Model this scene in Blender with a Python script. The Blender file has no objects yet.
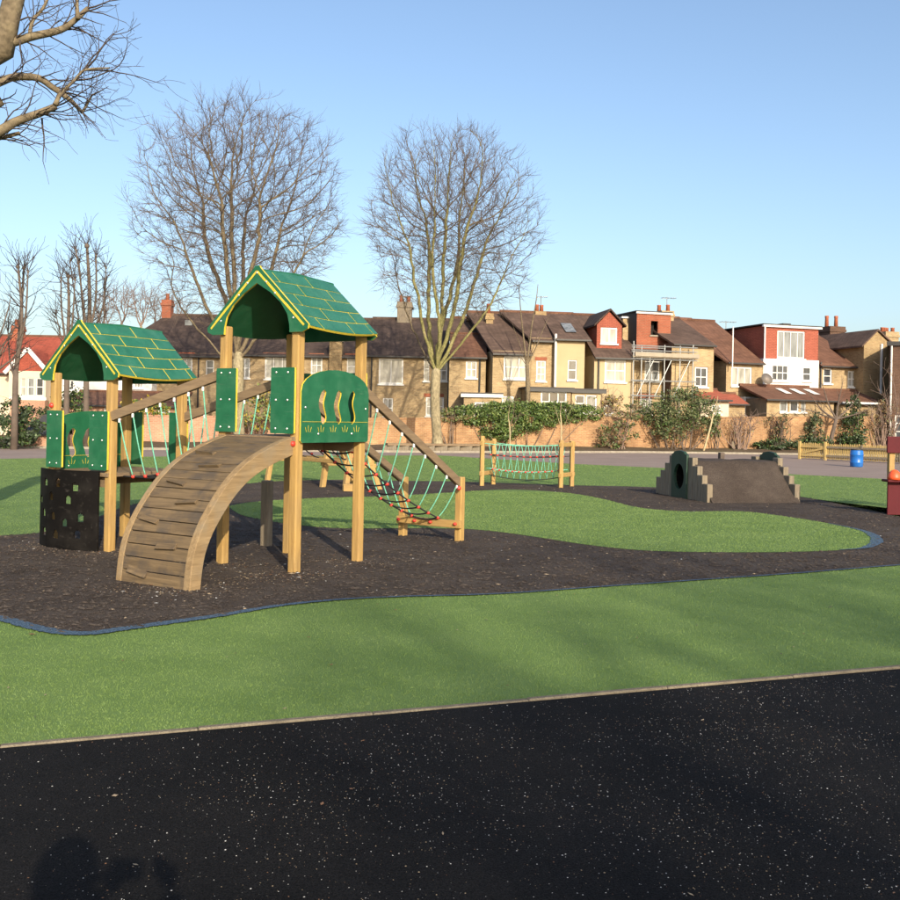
import bpy, bmesh, math, random
import numpy as np
from mathutils import Vector, Matrix

# ------------------------------------------------------------------ camera, sky, sun, exposure
SC = bpy.context.scene
COL = SC.collection
ROLL = math.radians(1.1)
CR, SR = math.cos(ROLL), math.sin(ROLL)
HC = 1.6
cam_d = bpy.data.cameras.new('camera')
cam = bpy.data.objects.new('camera', cam_d)
COL.objects.link(cam)
cam_d.sensor_width = 36.0
cam_d.lens = 40.0
cam_d.shift_y = -32 / 900
cam_d.clip_start = 0.05
cam_d.clip_end = 3000
cam.matrix_world = Matrix(((CR, -SR, 0, 0), (0, 0, -1, 0), (SR, CR, 0, HC), (0, 0, 0, 1)))
SC.camera = cam

SUN = Vector((-0.31, 1.0, -0.45)).normalized()          # the way the light travels
elev = math.asin(-SUN.z)
W = bpy.data.worlds.new('World')
SC.world = W
W.use_nodes = True
wn = W.node_tree.nodes
wn.clear()
w_out = wn.new('ShaderNodeOutputWorld')
w_bg = wn.new('ShaderNodeBackground')
w_sky = wn.new('ShaderNodeTexSky')
w_sky.sky_type = 'NISHITA'
w_sky.sun_disc = False
w_sky.sun_elevation = elev
w_sky.sun_rotation = math.atan2(-SUN.x, -SUN.y)
w_sky.altitude = 20
w_sky.air_density = 1.0
w_sky.dust_density = 2.4
w_sky.ozone_density = 2.0
w_bg.inputs['Strength'].default_value = 0.15
W.node_tree.links.new(w_sky.outputs[0], w_bg.inputs[0])
W.node_tree.links.new(w_bg.outputs[0], w_out.inputs[0])

sun_d = bpy.data.lights.new('sun', 'SUN')
sun_d.energy = 3.95
sun_d.angle = math.radians(0.53)
sun_d.color = (1.0, 0.87, 0.66)
sun = bpy.data.objects.new('sun', sun_d)
COL.objects.link(sun)
sun.rotation_euler = SUN.to_track_quat('-Z', 'Y').to_euler()
sun.location = (6, -20, 12)

SC.view_settings.view_transform = 'Standard'
SC.view_settings.look = 'None'
SC.view_settings.exposure = 0.55
SC.view_settings.gamma = 1.0
SC.view_settings.use_curve_mapping = False
SC.render.engine = 'CYCLES'
SC.cycles.max_bounces = 6
SC.cycles.use_denoising = True

R = random.Random(7)
NR = np.random.default_rng(11)

# ------------------------------------------------------------------ surveying helpers
def ray(px, py):
    ix, iy = (px - 450) / 1000, (418 - py) / 1000
    return ix * CR - iy * SR, ix * SR + iy * CR

def gp(px, py, z=0.0):
    x, k = ray(px, py)
    Y = (z - HC) / k
    return Vector((x * Y, Y, z))

def at(px, py, Y):
    x, k = ray(px, py)
    return Vector((x * Y, Y, HC + k * Y))

# ------------------------------------------------------------------ materials
MATS = {}
def ramp_set(node, stops):
    cr = node.color_ramp
    while len(cr.elements) > 1:
        cr.elements.remove(cr.elements[-1])
    cr.elements[0].position = stops[0][0]
    cr.elements[0].color = (*stops[0][1], 1)
    for p, c in stops[1:]:
        e = cr.elements.new(p)
        e.color = (*c, 1)

def base_mat(name, rough=0.7, spec=0.5):
    m = bpy.data.materials.new(name)
    m.use_nodes = True
    nt = m.node_tree
    b = nt.nodes['Principled BSDF']
    b.inputs['Roughness'].default_value = rough
    b.inputs['Specular IOR Level'].default_value = spec
    MATS[name] = m
    return m, nt, b

def noise_mat(name, stops, scale=5.0, rough=0.7, bump=0.0, stretch=(1, 1, 1), detail=5.0, spec=0.4, fine=None, dist=0.02, coord='Object'):
    m, nt, b = base_mat(name, rough, spec)
    tc = nt.nodes.new('ShaderNodeTexCoord')
    mp = nt.nodes.new('ShaderNodeMapping')
    mp.inputs['Scale'].default_value = stretch
    nz = nt.nodes.new('ShaderNodeTexNoise')
    nz.inputs['Scale'].default_value = scale
    nz.inputs['Detail'].default_value = detail
    nz.inputs['Roughness'].default_value = 0.65
    rp = nt.nodes.new('ShaderNodeValToRGB')
    ramp_set(rp, stops)
    L = nt.links.new
    L(tc.outputs[coord], mp.inputs[0])
    L(mp.outputs[0], nz.inputs[0])
    L(nz.outputs[0], rp.inputs[0])
    col = rp.outputs[0]
    if fine:                                              # (scale, low, high): a second, finer multiply
        n2 = nt.nodes.new('ShaderNodeTexNoise')
        n2.inputs['Scale'].default_value = fine[0]
        n2.inputs['Detail'].default_value = 3
        r2 = nt.nodes.new('ShaderNodeMapRange')
        r2.inputs[1].default_value = 0.3
        r2.inputs[2].default_value = 0.7
        r2.inputs[3].default_value = fine[1]
        r2.inputs[4].default_value = fine[2]
        mx = nt.nodes.new('ShaderNodeMix')
        mx.data_type = 'RGBA'
        mx.blend_type = 'MULTIPLY'
        mx.inputs[0].default_value = 1
        L(mp.outputs[0], n2.inputs[0])
        L(n2.outputs[0], r2.inputs[0])
        L(col, mx.inputs[6])
        L(r2.outputs[0], mx.inputs[7])
        col = mx.outputs[2]
    L(col, b.inputs['Base Color'])
    if bump:
        bp = nt.nodes.new('ShaderNodeBump')
        bp.inputs['Strength'].default_value = bump
        bp.inputs['Distance'].default_value = dist
        L((n2 if fine else nz).outputs[0], bp.inputs['Height'])
        L(bp.outputs[0], b.inputs['Normal'])
    return m

def wood_mat(name, stops, axis, rough=0.75, scale=1.0, bump=0.25, patches=None):
    """grain drawn out along one object axis ('x','y','z'), with knots and grey weathering patches"""
    m, nt, b = base_mat(name, rough, 0.3)
    L = nt.links.new
    tc = nt.nodes.new('ShaderNodeTexCoord')
    mp = nt.nodes.new('ShaderNodeMapping')
    k = {'x': (1.2, 16, 16), 'y': (16, 1.2, 16), 'z': (16, 16, 1.2)}[axis]
    mp.inputs['Scale'].default_value = [q * scale for q in k]
    oi = nt.nodes.new('ShaderNodeObjectInfo')
    ad = nt.nodes.new('ShaderNodeVectorMath')
    ad.operation = 'ADD'
    sc = nt.nodes.new('ShaderNodeMath')
    sc.operation = 'MULTIPLY'
    sc.inputs[1].default_value = 37.0
    nz = nt.nodes.new('ShaderNodeTexNoise')
    nz.inputs['Scale'].default_value = 1.6
    nz.inputs['Detail'].default_value = 8
    nz.inputs['Roughness'].default_value = 0.7
    nz.inputs['Distortion'].default_value = 0.6
    rp = nt.nodes.new('ShaderNodeValToRGB')
    ramp_set(rp, stops)
    L(tc.outputs['Object'], ad.inputs[0])
    L(oi.outputs['Random'], sc.inputs[0])
    L(sc.outputs[0], ad.inputs[1])
    L(ad.outputs[0], mp.inputs[0])
    L(mp.outputs[0], nz.inputs[0])
    L(nz.outputs[0], rp.inputs[0])
    col = rp.outputs[0]
    pn = nt.nodes.new('ShaderNodeTexNoise')
    pn.inputs['Scale'].default_value = 4.5 if patches else 2.2
    pn.inputs['Detail'].default_value = 3
    L(ad.outputs[0], pn.inputs[0])
    pr = nt.nodes.new('ShaderNodeMapRange')
    pr.inputs[1].default_value = 0.48 if patches else 0.45
    pr.inputs[2].default_value = 0.68 if patches else 0.75
    pr.inputs[4].default_value = 0.75 if patches else 0.35
    L(pn.outputs[0], pr.inputs[0])
    mx = nt.nodes.new('ShaderNodeMix')
    mx.data_type = 'RGBA'
    L(pr.outputs[0], mx.inputs[0])
    L(col, mx.inputs[6])
    mx.inputs[7].default_value = (*(patches or (0.22, 0.17, 0.11)), 1)
    L(mx.outputs[2], b.inputs['Base Color'])
    bp = nt.nodes.new('ShaderNodeBump')
    bp.inputs['Strength'].default_value = bump
    bp.inputs['Distance'].default_value = 0.01
    L(nz.outputs[0], bp.inputs['Height'])
    L(bp.outputs[0], b.inputs['Normal'])
    return m

def brick_mat(name, c1, c2, mortar, bw=0.225, bh=0.075, rough=0.9, stain=0.35, slope=1.0, msize=0.012):
    m, nt, b = base_mat(name, rough, 0.2)
    L = nt.links.new
    tc = nt.nodes.new('ShaderNodeTexCoord')
    sp = nt.nodes.new('ShaderNodeSeparateXYZ')
    a = nt.nodes.new('ShaderNodeMath')
    a.operation = 'ADD'
    z = nt.nodes.new('ShaderNodeMath')
    z.operation = 'MULTIPLY'
    z.inputs[1].default_value = slope
    cb = nt.nodes.new('ShaderNodeCombineXYZ')
    bt = nt.nodes.new('ShaderNodeTexBrick')
    bt.inputs['Scale'].default_value = 1.0
    bt.inputs['Brick Width'].default_value = bw
    bt.inputs['Row Height'].default_value = bh
    bt.inputs['Mortar Size'].default_value = msize
    bt.inputs['Mortar Smooth'].default_value = 0.3
    bt.inputs['Bias'].default_value = -0.1
    bt.inputs['Color1'].default_value = (*c1, 1)
    bt.inputs['Color2'].default_value = (*c2, 1)
    bt.inputs['Mortar'].default_value = (*mortar, 1)
    nz = nt.nodes.new('ShaderNodeTexNoise')
    nz.inputs['Scale'].default_value = 0.9
    nz.inputs['Detail'].default_value = 7
    nz.inputs['Roughness'].default_value = 0.7
    mr = nt.nodes.new('ShaderNodeMapRange')
    mr.inputs[1].default_value = 0.3
    mr.inputs[2].default_value = 0.7
    mr.inputs[3].default_value = 1 - stain
    mr.inputs[4].default_value = 1 + stain * 0.4
    mx = nt.nodes.new('ShaderNodeMix')
    mx.data_type = 'RGBA'
    mx.blend_type = 'MULTIPLY'
    mx.inputs[0].default_value = 1
    L(tc.outputs['Object'], sp.inputs[0])
    L(sp.outputs[0], a.inputs[0])
    L(sp.outputs[1], a.inputs[1])
    L(sp.outputs[2], z.inputs[0])
    L(a.outputs[0], cb.inputs[0])
    L(z.outputs[0], cb.inputs[1])
    L(cb.outputs[0], bt.inputs[0])
    L(tc.outputs['Object'], nz.inputs[0])
    L(nz.outputs[0], mr.inputs[0])
    L(bt.outputs[0], mx.inputs[6])
    L(mr.outputs[0], mx.inputs[7])
    L(mx.outputs[2], b.inputs['Base Color'])
    bp = nt.nodes.new('ShaderNodeBump')
    bp.inputs['Strength'].default_value = 0.5
    bp.inputs['Distance'].default_value = 0.012
    L(bt.outputs['Fac'], bp.inputs['Height'])
    bp.invert = True
    L(bp.outputs[0], b.inputs['Normal'])
    return m

def flat_mat(name, c, rough=0.5, metal=0.0, spec=0.5, var=0.12, scale=3.0):
    c = tuple(c)
    m = noise_mat(name, [(0.3, tuple(q * (1 - var) for q in c)), (0.7, tuple(min(1, q * (1 + var)) for q in c))], scale, rough, spec=spec)
    m.node_tree.nodes['Principled BSDF'].inputs['Metallic'].default_value = metal
    return m

WS = [(0.25, (0.25, 0.145, 0.05)), (0.5, (0.40, 0.25, 0.085)), (0.75, (0.50, 0.33, 0.125))]
wood_mat('wood_z', WS, 'z')
wood_mat('wood_x', WS, 'x')
wood_mat('wood_y', WS, 'y')
WW = [(0.25, (0.125, 0.085, 0.055)), (0.5, (0.20, 0.14, 0.085)), (0.8, (0.29, 0.205, 0.12))]
wood_mat('rail_x', WW, 'x')
wood_mat('rail_y', WW, 'y')
wood_mat('plank', [(0.25, (0.075, 0.052, 0.031)), (0.5, (0.14, 0.098, 0.055)), (0.75, (0.225, 0.157, 0.086))], 'x', patches=(0.058, 0.05, 0.045))
wood_mat('ramp_beam', [(0.25, (0.16, 0.105, 0.055)), (0.5, (0.26, 0.178, 0.092)), (0.75, (0.37, 0.262, 0.14))], 'y', patches=(0.24, 0.19, 0.125))
wood_mat('timber_grey', [(0.25, (0.11, 0.088, 0.066)), (0.5, (0.20, 0.165, 0.12)), (0.75, (0.30, 0.25, 0.18))], 'z')
wood_mat('pale_wood', [(0.25, (0.34, 0.23, 0.085)), (0.5, (0.48, 0.34, 0.13)), (0.75, (0.56, 0.42, 0.18))], 'z')
noise_mat('hdpe_green', [(0.25, (0.010, 0.092, 0.042)), (0.5, (0.015, 0.118, 0.054)), (0.75, (0.026, 0.142, 0.070))], 6, 0.42, 0.06, fine=(220, 0.9, 1.08), dist=0.002)
noise_mat('hdpe_tile', [(0.25, (0.016, 0.114, 0.068)), (0.5, (0.024, 0.142, 0.086)), (0.75, (0.04, 0.17, 0.11))], 5, 0.38, 0.06, fine=(220, 0.9, 1.08), dist=0.002)
def scuff(name, tint, amount):
    nt = MATS[name].node_tree
    L = nt.links.new
    b = nt.nodes['Principled BSDF']
    src = b.inputs['Base Color'].links[0].from_socket
    tc = nt.nodes.new('ShaderNodeTexCoord')
    mp = nt.nodes.new('ShaderNodeMapping')
    mp.inputs['Rotation'].default_value = (0.4, 0.7, 0.9)
    mp.inputs['Scale'].default_value = (5, 60, 22)
    n1 = nt.nodes.new('ShaderNodeTexNoise'); n1.inputs['Scale'].default_value = 1.0; n1.inputs['Detail'].default_value = 4
    n2 = nt.nodes.new('ShaderNodeTexNoise'); n2.inputs['Scale'].default_value = 3.0; n2.inputs['Detail'].default_value = 6
    r1 = nt.nodes.new('ShaderNodeMapRange'); r1.inputs[1].default_value = .60; r1.inputs[2].default_value = .76
    r2 = nt.nodes.new('ShaderNodeMapRange'); r2.inputs[1].default_value = .5; r2.inputs[2].default_value = .8; r2.inputs[4].default_value = .6
    ad = nt.nodes.new('ShaderNodeMath'); ad.operation = 'ADD'; ad.use_clamp = True
    ml = nt.nodes.new('ShaderNodeMath'); ml.operation = 'MULTIPLY'; ml.inputs[1].default_value = amount
    mx = nt.nodes.new('ShaderNodeMix'); mx.data_type = 'RGBA'
    mx.inputs[7].default_value = (*tint, 1)
    L(tc.outputs['Object'], mp.inputs[0]); L(mp.outputs[0], n1.inputs[0]); L(tc.outputs['Object'], n2.inputs[0])
    L(n1.outputs[0], r1.inputs[0]); L(n2.outputs[0], r2.inputs[0]); L(r1.outputs[0], ad.inputs[0]); L(r2.outputs[0], ad.inputs[1])
    L(ad.outputs[0], ml.inputs[0]); L(ml.outputs[0], mx.inputs[0]); L(src, mx.inputs[6]); L(mx.outputs[2], b.inputs['Base Color'])
    rr = nt.nodes.new('ShaderNodeMapRange'); rr.inputs[3].default_value = b.inputs['Roughness'].default_value - .05; rr.inputs[4].default_value = .75
    L(ad.outputs[0], rr.inputs[0]); L(rr.outputs[0], b.inputs['Roughness'])
scuff('hdpe_green', (0.10, 0.19, 0.12), 0.32)
scuff('hdpe_tile', (0.12, 0.21, 0.18), 0.38)
flat_mat('hdpe_yellow', (0.66, 0.50, 0.05), 0.5)
flat_mat('hdpe_black', (0.006, 0.005, 0.0045), 0.7, spec=0.12)
scuff('hdpe_black', (0.05, 0.045, 0.04), 0.5)
flat_mat('steel', (0.62, 0.62, 0.6), 0.35, 0.7)
flat_mat('rope_green', (0.16, 0.50, 0.36), 0.8, scale=60, var=0.3)
flat_mat('rope_black', (0.02, 0.02, 0.022), 0.9, scale=60, var=0.3)
flat_mat('red_plastic', (0.55, 0.045, 0.03), 0.45)
flat_mat('ferrule', (0.72, 0.74, 0.72), 0.4)
flat_mat('maroon', (0.085, 0.008, 0.013), 0.6, spec=0.2)
flat_mat('orange_plastic', (0.75, 0.10, 0.03), 0.45)
flat_mat('barrel_blue', (0.012, 0.13, 0.46), 0.4)
scuff('barrel_blue', (0.12, 0.2, 0.36), 0.4)
flat_mat('dark_green_panel', (0.014, 0.045, 0.027), 0.6, var=0.3)

# turf, rubber, tarmac, soil
noise_mat('turf', [(0.3, (0.112, 0.182, 0.050)), (0.5, (0.130, 0.204, 0.058)), (0.72, (0.15, 0.226, 0.068))], 1.3, 0.9, 0.2, fine=(240, 0.6, 1.4), spec=0.2, dist=0.02)
noise_mat('turf_blade', [(0.3, (0.106, 0.17, 0.044)), (0.5, (0.127, 0.195, 0.054)), (0.75, (0.154, 0.222, 0.07))], 1.3, 0.55, 0, spec=0.25, fine=(70, 0.88, 1.12))
noise_mat('mulch', [(0.25, (0.044, 0.033, 0.027)), (0.5, (0.066, 0.051, 0.042)), (0.78, (0.10, 0.08, 0.066))], 1.1, 0.95, 0.6, fine=(120, 0.25, 1.7), spec=0.2, dist=0.03)
noise_mat('mulch_shred', [(0.3, (0.03, 0.023, 0.02)), (0.55, (0.085, 0.068, 0.056)), (0.8, (0.15, 0.12, 0.098))], 60, 0.85, 0, spec=0.25)
noise_mat('blue_rubber', [(0.35, (0.02, 0.036, 0.05)), (0.52, (0.055, 0.10, 0.16)), (0.7, (0.18, 0.25, 0.31))], 70, 0.8, 0.5, spec=0.3, dist=0.02)
noise_mat('black_tarmac', [(0.3, (0.0075, 0.0073, 0.0076)), (0.5, (0.0115, 0.011, 0.0112)), (0.75, (0.018, 0.0165, 0.016))], 0.7, 0.8, 0.7, fine=(170, 0.35, 1.75), spec=0.05, dist=0.01)
noise_mat('path_tarmac', [(0.3, (0.24, 0.185, 0.16)), (0.7, (0.30, 0.235, 0.205))], 0.6, 0.9, 0.3, fine=(40, 0.85, 1.15), spec=0.2)
noise_mat('soil', [(0.3, (0.085, 0.060, 0.040)), (0.55, (0.13, 0.095, 0.062)), (0.75, (0.10, 0.105, 0.045))], 0.5, 0.95, 0.6, fine=(12, 0.6, 1.3), spec=0.15, dist=0.05)
noise_mat('lawn', [(0.3, (0.06, 0.10, 0.025)), (0.7, (0.12, 0.14, 0.05))], 0.4, 0.95, 0.4, fine=(30, 0.7, 1.2), spec=0.15)
noise_mat('concrete', [(0.3, (0.24, 0.21, 0.165)), (0.7, (0.36, 0.32, 0.26))], 6, 0.9, 0.4, fine=(90, 0.75, 1.15), spec=0.2)
noise_mat('edging', [(0.3, (0.15, 0.125, 0.09)), (0.7, (0.25, 0.21, 0.15))], 6, 0.9, 0.4, fine=(90, 0.7, 1.2), spec=0.2)
for nm, c in (('chip_white', (0.62, 0.60, 0.56)), ('chip_tan', (0.36, 0.27, 0.17)), ('chip_brown', (0.20, 0.10, 0.05))):
    flat_mat(nm, c, 0.8, var=0.2, scale=40)
# bark and leaves
noise_mat('bark_pale', [(0.3, (0.20, 0.165, 0.10)), (0.5, (0.30, 0.25, 0.155)), (0.7, (0.36, 0.31, 0.20))], 2.5, 0.9, 0.5, (1, 1, 0.5), fine=(14, 0.6, 1.2), spec=0.2, dist=0.05)
noise_mat('bark_moss', [(0.3, (0.16, 0.15, 0.06)), (0.55, (0.24, 0.22, 0.09)), (0.75, (0.27, 0.22, 0.13))], 2.5, 0.9, 0.4, fine=(14, 0.6, 1.2), spec=0.2, dist=0.05)
noise_mat('bark_brown', [(0.3, (0.12, 0.092, 0.06)), (0.5, (0.18, 0.142, 0.092)), (0.7, (0.235, 0.19, 0.118))], 2.5, 0.9, 0.4, fine=(14, 0.6, 1.2), spec=0.2, dist=0.03)
scuff('mulch', (0.14, 0.11, 0.085), 0.25)
flat_mat('twig', (0.135, 0.098, 0.075), 0.85, var=0.25)
flat_mat('twig_pink', (0.21, 0.145, 0.115), 0.85, var=0.25)
flat_mat('twig_dark', (0.075, 0.055, 0.048), 0.85, var=0.25)
flat_mat('bark_dark', (0.11, 0.083, 0.066), 0.9, var=0.3)
flat_mat('stake', (0.42, 0.34, 0.2), 0.85, var=0.25)
flat_mat('leaf_ivy', (0.065, 0.115, 0.026), 0.5, var=0.35, scale=6)
flat_mat('leaf_light', (0.16, 0.21, 0.055), 0.55, var=0.3, scale=6)
flat_mat('leaf_dark', (0.035, 0.056, 0.022), 0.55, var=0.35, scale=6)
flat_mat('leaf_olive', (0.135, 0.15, 0.065), 0.6, var=0.35, scale=6)
flat_mat('leaf_brown', (0.20, 0.125, 0.06), 0.7, var=0.3, scale=6)
flat_mat('leaf_yellow', (0.33, 0.25, 0.03), 0.6, var=0.3, scale=6)
# buildings
brick_mat('brick_stock', (0.45, 0.325, 0.175), (0.33, 0.22, 0.115), (0.42, 0.335, 0.22))
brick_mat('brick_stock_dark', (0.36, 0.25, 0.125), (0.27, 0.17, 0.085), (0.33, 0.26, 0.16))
brick_mat('brick_wall', (0.44, 0.245, 0.12), (0.33, 0.165, 0.085), (0.42, 0.30, 0.18), stain=0.5)
brick_mat('brick_pink', (0.50, 0.26, 0.165), (0.42, 0.20, 0.125), (0.48, 0.34, 0.25))
brick_mat('brick_red', (0.36, 0.095, 0.05), (0.29, 0.075, 0.042), (0.3, 0.17, 0.11))
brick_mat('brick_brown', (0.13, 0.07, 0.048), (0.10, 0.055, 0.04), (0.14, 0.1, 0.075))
noise_mat('render_yellow', [(0.3, (0.42, 0.315, 0.185)), (0.7, (0.48, 0.37, 0.22))], 0.8, 0.9, fine=(30, 0.92, 1.05))
noise_mat('render_white', [(0.3, (0.60, 0.59, 0.57)), (0.7, (0.70, 0.69, 0.67))], 0.8, 0.85)
noise_mat('render_cream', [(0.3, (0.58, 0.47, 0.34)), (0.7, (0.66, 0.55, 0.42))], 0.8, 0.85)
noise_mat('shade_and_dish_grey', [(0.3, (0.22, 0.19, 0.165)), (0.7, (0.27, 0.23, 0.20))], 0.8, 0.9)  # shade on a side wall put into the colour; the dish shares it
RT = dict(bw=0.27, bh=0.11, slope=1.35, msize=0.012)
brick_mat('tile_brown', (0.145, 0.095, 0.074), (0.11, 0.073, 0.058), (0.066, 0.045, 0.038), stain=0.45, **RT)
brick_mat('tile_dark', (0.105, 0.073, 0.060), (0.078, 0.056, 0.048), (0.048, 0.036, 0.032), stain=0.45, **RT)
brick_mat('tile_russet', (0.205, 0.105, 0.07), (0.16, 0.082, 0.056), (0.10, 0.05, 0.035), stain=0.4, **RT)
brick_mat('tile_red', (0.36, 0.088, 0.056), (0.29, 0.07, 0.046), (0.2, 0.05, 0.035), stain=0.3, **RT)
brick_mat('tile_hung', (0.38, 0.115, 0.075), (0.32, 0.095, 0.062), (0.2, 0.065, 0.045), stain=0.2, **RT)
flat_mat('felt', (0.06, 0.056, 0.055), 0.9)
flat_mat('white_paint', (0.70, 0.69, 0.66), 0.45, var=0.04)
flat_mat('gutter', (0.035, 0.033, 0.032), 0.5)
flat_mat('terracotta', (0.33, 0.10, 0.05), 0.8)
flat_mat('scaffold_tube', (0.30, 0.31, 0.31), 0.5, 0.4)
flat_mat('scaffold_board', (0.33, 0.28, 0.21), 0.85)
def glass_mat(name, c, rough=0.08):
    m, nt, b = base_mat(name, rough, 0.8)
    tc = nt.nodes.new('ShaderNodeTexCoord')
    nz = nt.nodes.new('ShaderNodeTexNoise')
    nz.inputs['Scale'].default_value = 1.7
    mp = nt.nodes.new('ShaderNodeMapping')
    mp.inputs['Scale'].default_value = (2.2, 2.2, 0.5)
    rp = nt.nodes.new('ShaderNodeValToRGB')
    ramp_set(rp, [(0.35, tuple(q * 0.55 for q in c)), (0.6, c)])
    nt.links.new(tc.outputs['Object'], mp.inputs[0])
    nt.links.new(mp.outputs[0], nz.inputs[0])
    nt.links.new(nz.outputs[0], rp.inputs[0])
    nt.links.new(rp.outputs[0], b.inputs['Base Color'])
glass_mat('glass_dark', (0.07, 0.075, 0.085))
glass_mat('glass_mid', (0.24, 0.25, 0.25))
glass_mat('glass_curtain', (0.40, 0.385, 0.335), 0.15)
flat_mat('void', (0.01, 0.009, 0.009), 0.9)
flat_mat('coat', (0.02, 0.022, 0.03), 0.9)
flat_mat('trousers', (0.03, 0.035, 0.05), 0.9)
flat_mat('skin', (0.45, 0.27, 0.19), 0.6)
flat_mat('hair', (0.03, 0.02, 0.015), 0.7)
flat_mat('camera_body', (0.02, 0.02, 0.02), 0.4)

# ------------------------------------------------------------------ mesh helpers
WM = {}
UPZ = Vector((0, 0, 1))
class MB:
    def __init__(s):
        s.v, s.f, s.m = [], [], []
    def add(s, vs, fs, mi=0):
        o = len(s.v)
        s.v += [tuple(q) for q in vs]
        for f in fs:
            s.f.append([o + i for i in f])
            s.m.append(mi)
    def box(s, lo, hi, mi=0):
        x0, y0, z0 = lo
        x1, y1, z1 = hi
        s.add([(x0, y0, z0), (x1, y0, z0), (x1, y1, z0), (x0, y1, z0), (x0, y0, z1), (x1, y0, z1), (x1, y1, z1), (x0, y1, z1)],
              [(3, 2, 1, 0), (4, 5, 6, 7), (0, 1, 5, 4), (1, 2, 6, 5), (2, 3, 7, 6), (3, 0, 4, 7)], mi)
        return s
    def beam(s, p0, p1, w, h, up=UPZ, mi=0, roll=0):
        p0, p1 = Vector(p0), Vector(p1)
        d = (p1 - p0).normalized()
        a = d.cross(up)
        if a.length < 1e-4:
            a = d.cross(Vector((1, 0, 0)))
        a.normalize()
        b = a.cross(d).normalized()
        if roll:
            q = Matrix.Rotation(roll, 3, d)
            a, b = q @ a, q @ b
        a, b = a * w / 2, b * h / 2
        vs = [p0 - a - b, p0 + a - b, p0 + a + b, p0 - a + b, p1 - a - b, p1 + a - b, p1 + a + b, p1 - a + b]
        s.add(vs, [(0, 1, 2, 3), (7, 6, 5, 4), (1, 0, 4, 5), (2, 1, 5, 6), (3, 2, 6, 7), (0, 3, 7, 4)], mi)
        return s
    def tube(s, pts, rad, n=6, mi=0, cap=True):
        pts = [Vector(p) for p in pts]
        if not hasattr(rad, '__len__'):
            rad = [rad] * len(pts)
        o = len(s.v)
        ref = None
        for i, p in enumerate(pts):
            d = (pts[min(i + 1, len(pts) - 1)] - pts[max(i - 1, 0)])
            d = d.normalized() if d.length > 1e-9 else UPZ
            if ref is None:
                ref = d.orthogonal().normalized()
            a = (ref - d * ref.dot(d))
            a = a.normalized() if a.length > 1e-6 else d.orthogonal().normalized()
            ref = a
            b = d.cross(a)
            for k in range(n):
                t = 2 * math.pi * k / n
                q = p + (a * math.cos(t) + b * math.sin(t)) * rad[i]
                s.v.append((q.x, q.y, q.z))
        for i in range(len(pts) - 1):
            for k in range(n):
                k2 = (k + 1) % n
                s.f.append([o + i * n + k, o + i * n + k2, o + (i + 1) * n + k2, o + (i + 1) * n + k])
                s.m.append(mi)
        if cap:
            s.f.append([o + k for k in range(n)][::-1])
            s.m.append(mi)
            e = o + (len(pts) - 1) * n
            s.f.append([e + k for k in range(n)])
            s.m.append(mi)
        return s
    def lathe(s, prof, c, n=16, mi=0):
        c = Vector(c)
        o = len(s.v)
        for r, z in prof:
            for k in range(n):
                t = 2 * math.pi * k / n
                s.v.append((c.x + r * math.cos(t), c.y + r * math.sin(t), c.z + z))
        for i in range(len(prof) - 1):
            for k in range(n):
                k2 = (k + 1) % n
                s.f.append([o + i * n + k, o + i * n + k2, o + (i + 1) * n + k2, o + (i + 1) * n + k])
                s.m.append(mi)
        s.f.append([o + k for k in range(n)][::-1])
        s.m.append(mi)
        e = o + (len(prof) - 1) * n
        s.f.append([e + k for k in range(n)])
        s.m.append(mi)
        return s
    def ball(s, c, r, n=8, m=6, mi=0, sq=(1, 1, 1)):
        c = Vector(c)
        o = len(s.v)
        s.v.append((c.x, c.y, c.z - r * sq[2]))
        for i in range(1, m):
            a = -math.pi / 2 + math.pi * i / m
            for k in range(n):
                t = 2 * math.pi * k / n
                s.v.append((c.x + r * sq[0] * math.cos(a) * math.cos(t), c.y + r * sq[1] * math.cos(a) * math.sin(t), c.z + r * sq[2] * math.sin(a)))
        s.v.append((c.x, c.y, c.z + r * sq[2]))
        top = len(s.v) - 1
        for k in range(n):
            k2 = (k + 1) % n
            s.f.append([o, o + 1 + k2, o + 1 + k]); s.m.append(mi)
            for i in range(m - 2):
                s.f.append([o + 1 + i * n + k, o + 1 + i * n + k2, o + 1 + (i + 1) * n + k2, o + 1 + (i + 1) * n + k]); s.m.append(mi)
            s.f.append([o + 1 + (m - 2) * n + k, o + 1 + (m - 2) * n + k2, top]); s.m.append(mi)
        return s
    def loft(s, A, B, mi=0, mi_side=None):
        """two matching outlines A and B closed into a solid"""
        n = len(A)
        o = len(s.v)
        s.v += [tuple(q) for q in A] + [tuple(q) for q in B]
        s.f.append([o + i for i in range(n)]); s.m.append(mi)
        s.f.append([o + n + i for i in range(n)][::-1]); s.m.append(mi)
        for i in range(n):
            j = (i + 1) % n
            s.f.append([o + j, o + i, o + n + i, o + n + j]); s.m.append(mi if mi_side is None else mi_side)
        return s
    def mesh(s, name, mats):
        me = bpy.data.meshes.new(name)
        me.from_pydata(s.v, [], s.f)
        for m in mats:
            me.materials.append(MATS[m])
        if len(mats) > 1:
            me.polygons.foreach_set('material_index', s.m)
        me.validate()
        return me
    def build(s, name, mats, parent=None, smooth=False, bevel=0, local=False, fix=True):
        if isinstance(mats, str):
            mats = [mats]
        if parent is not None and not local:
            inv = WM[parent.name].inverted()
            s.v = [tuple(inv @ Vector(q)) for q in s.v]
        me = s.mesh(name, mats)
        if fix and len(s.f) < 3000:
            bm = bmesh.new()
            bm.from_mesh(me)
            bmesh.ops.recalc_face_normals(bm, faces=bm.faces)
            bm.to_mesh(me)
            bm.free()
        return link(name, me, parent, smooth, bevel)

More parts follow.
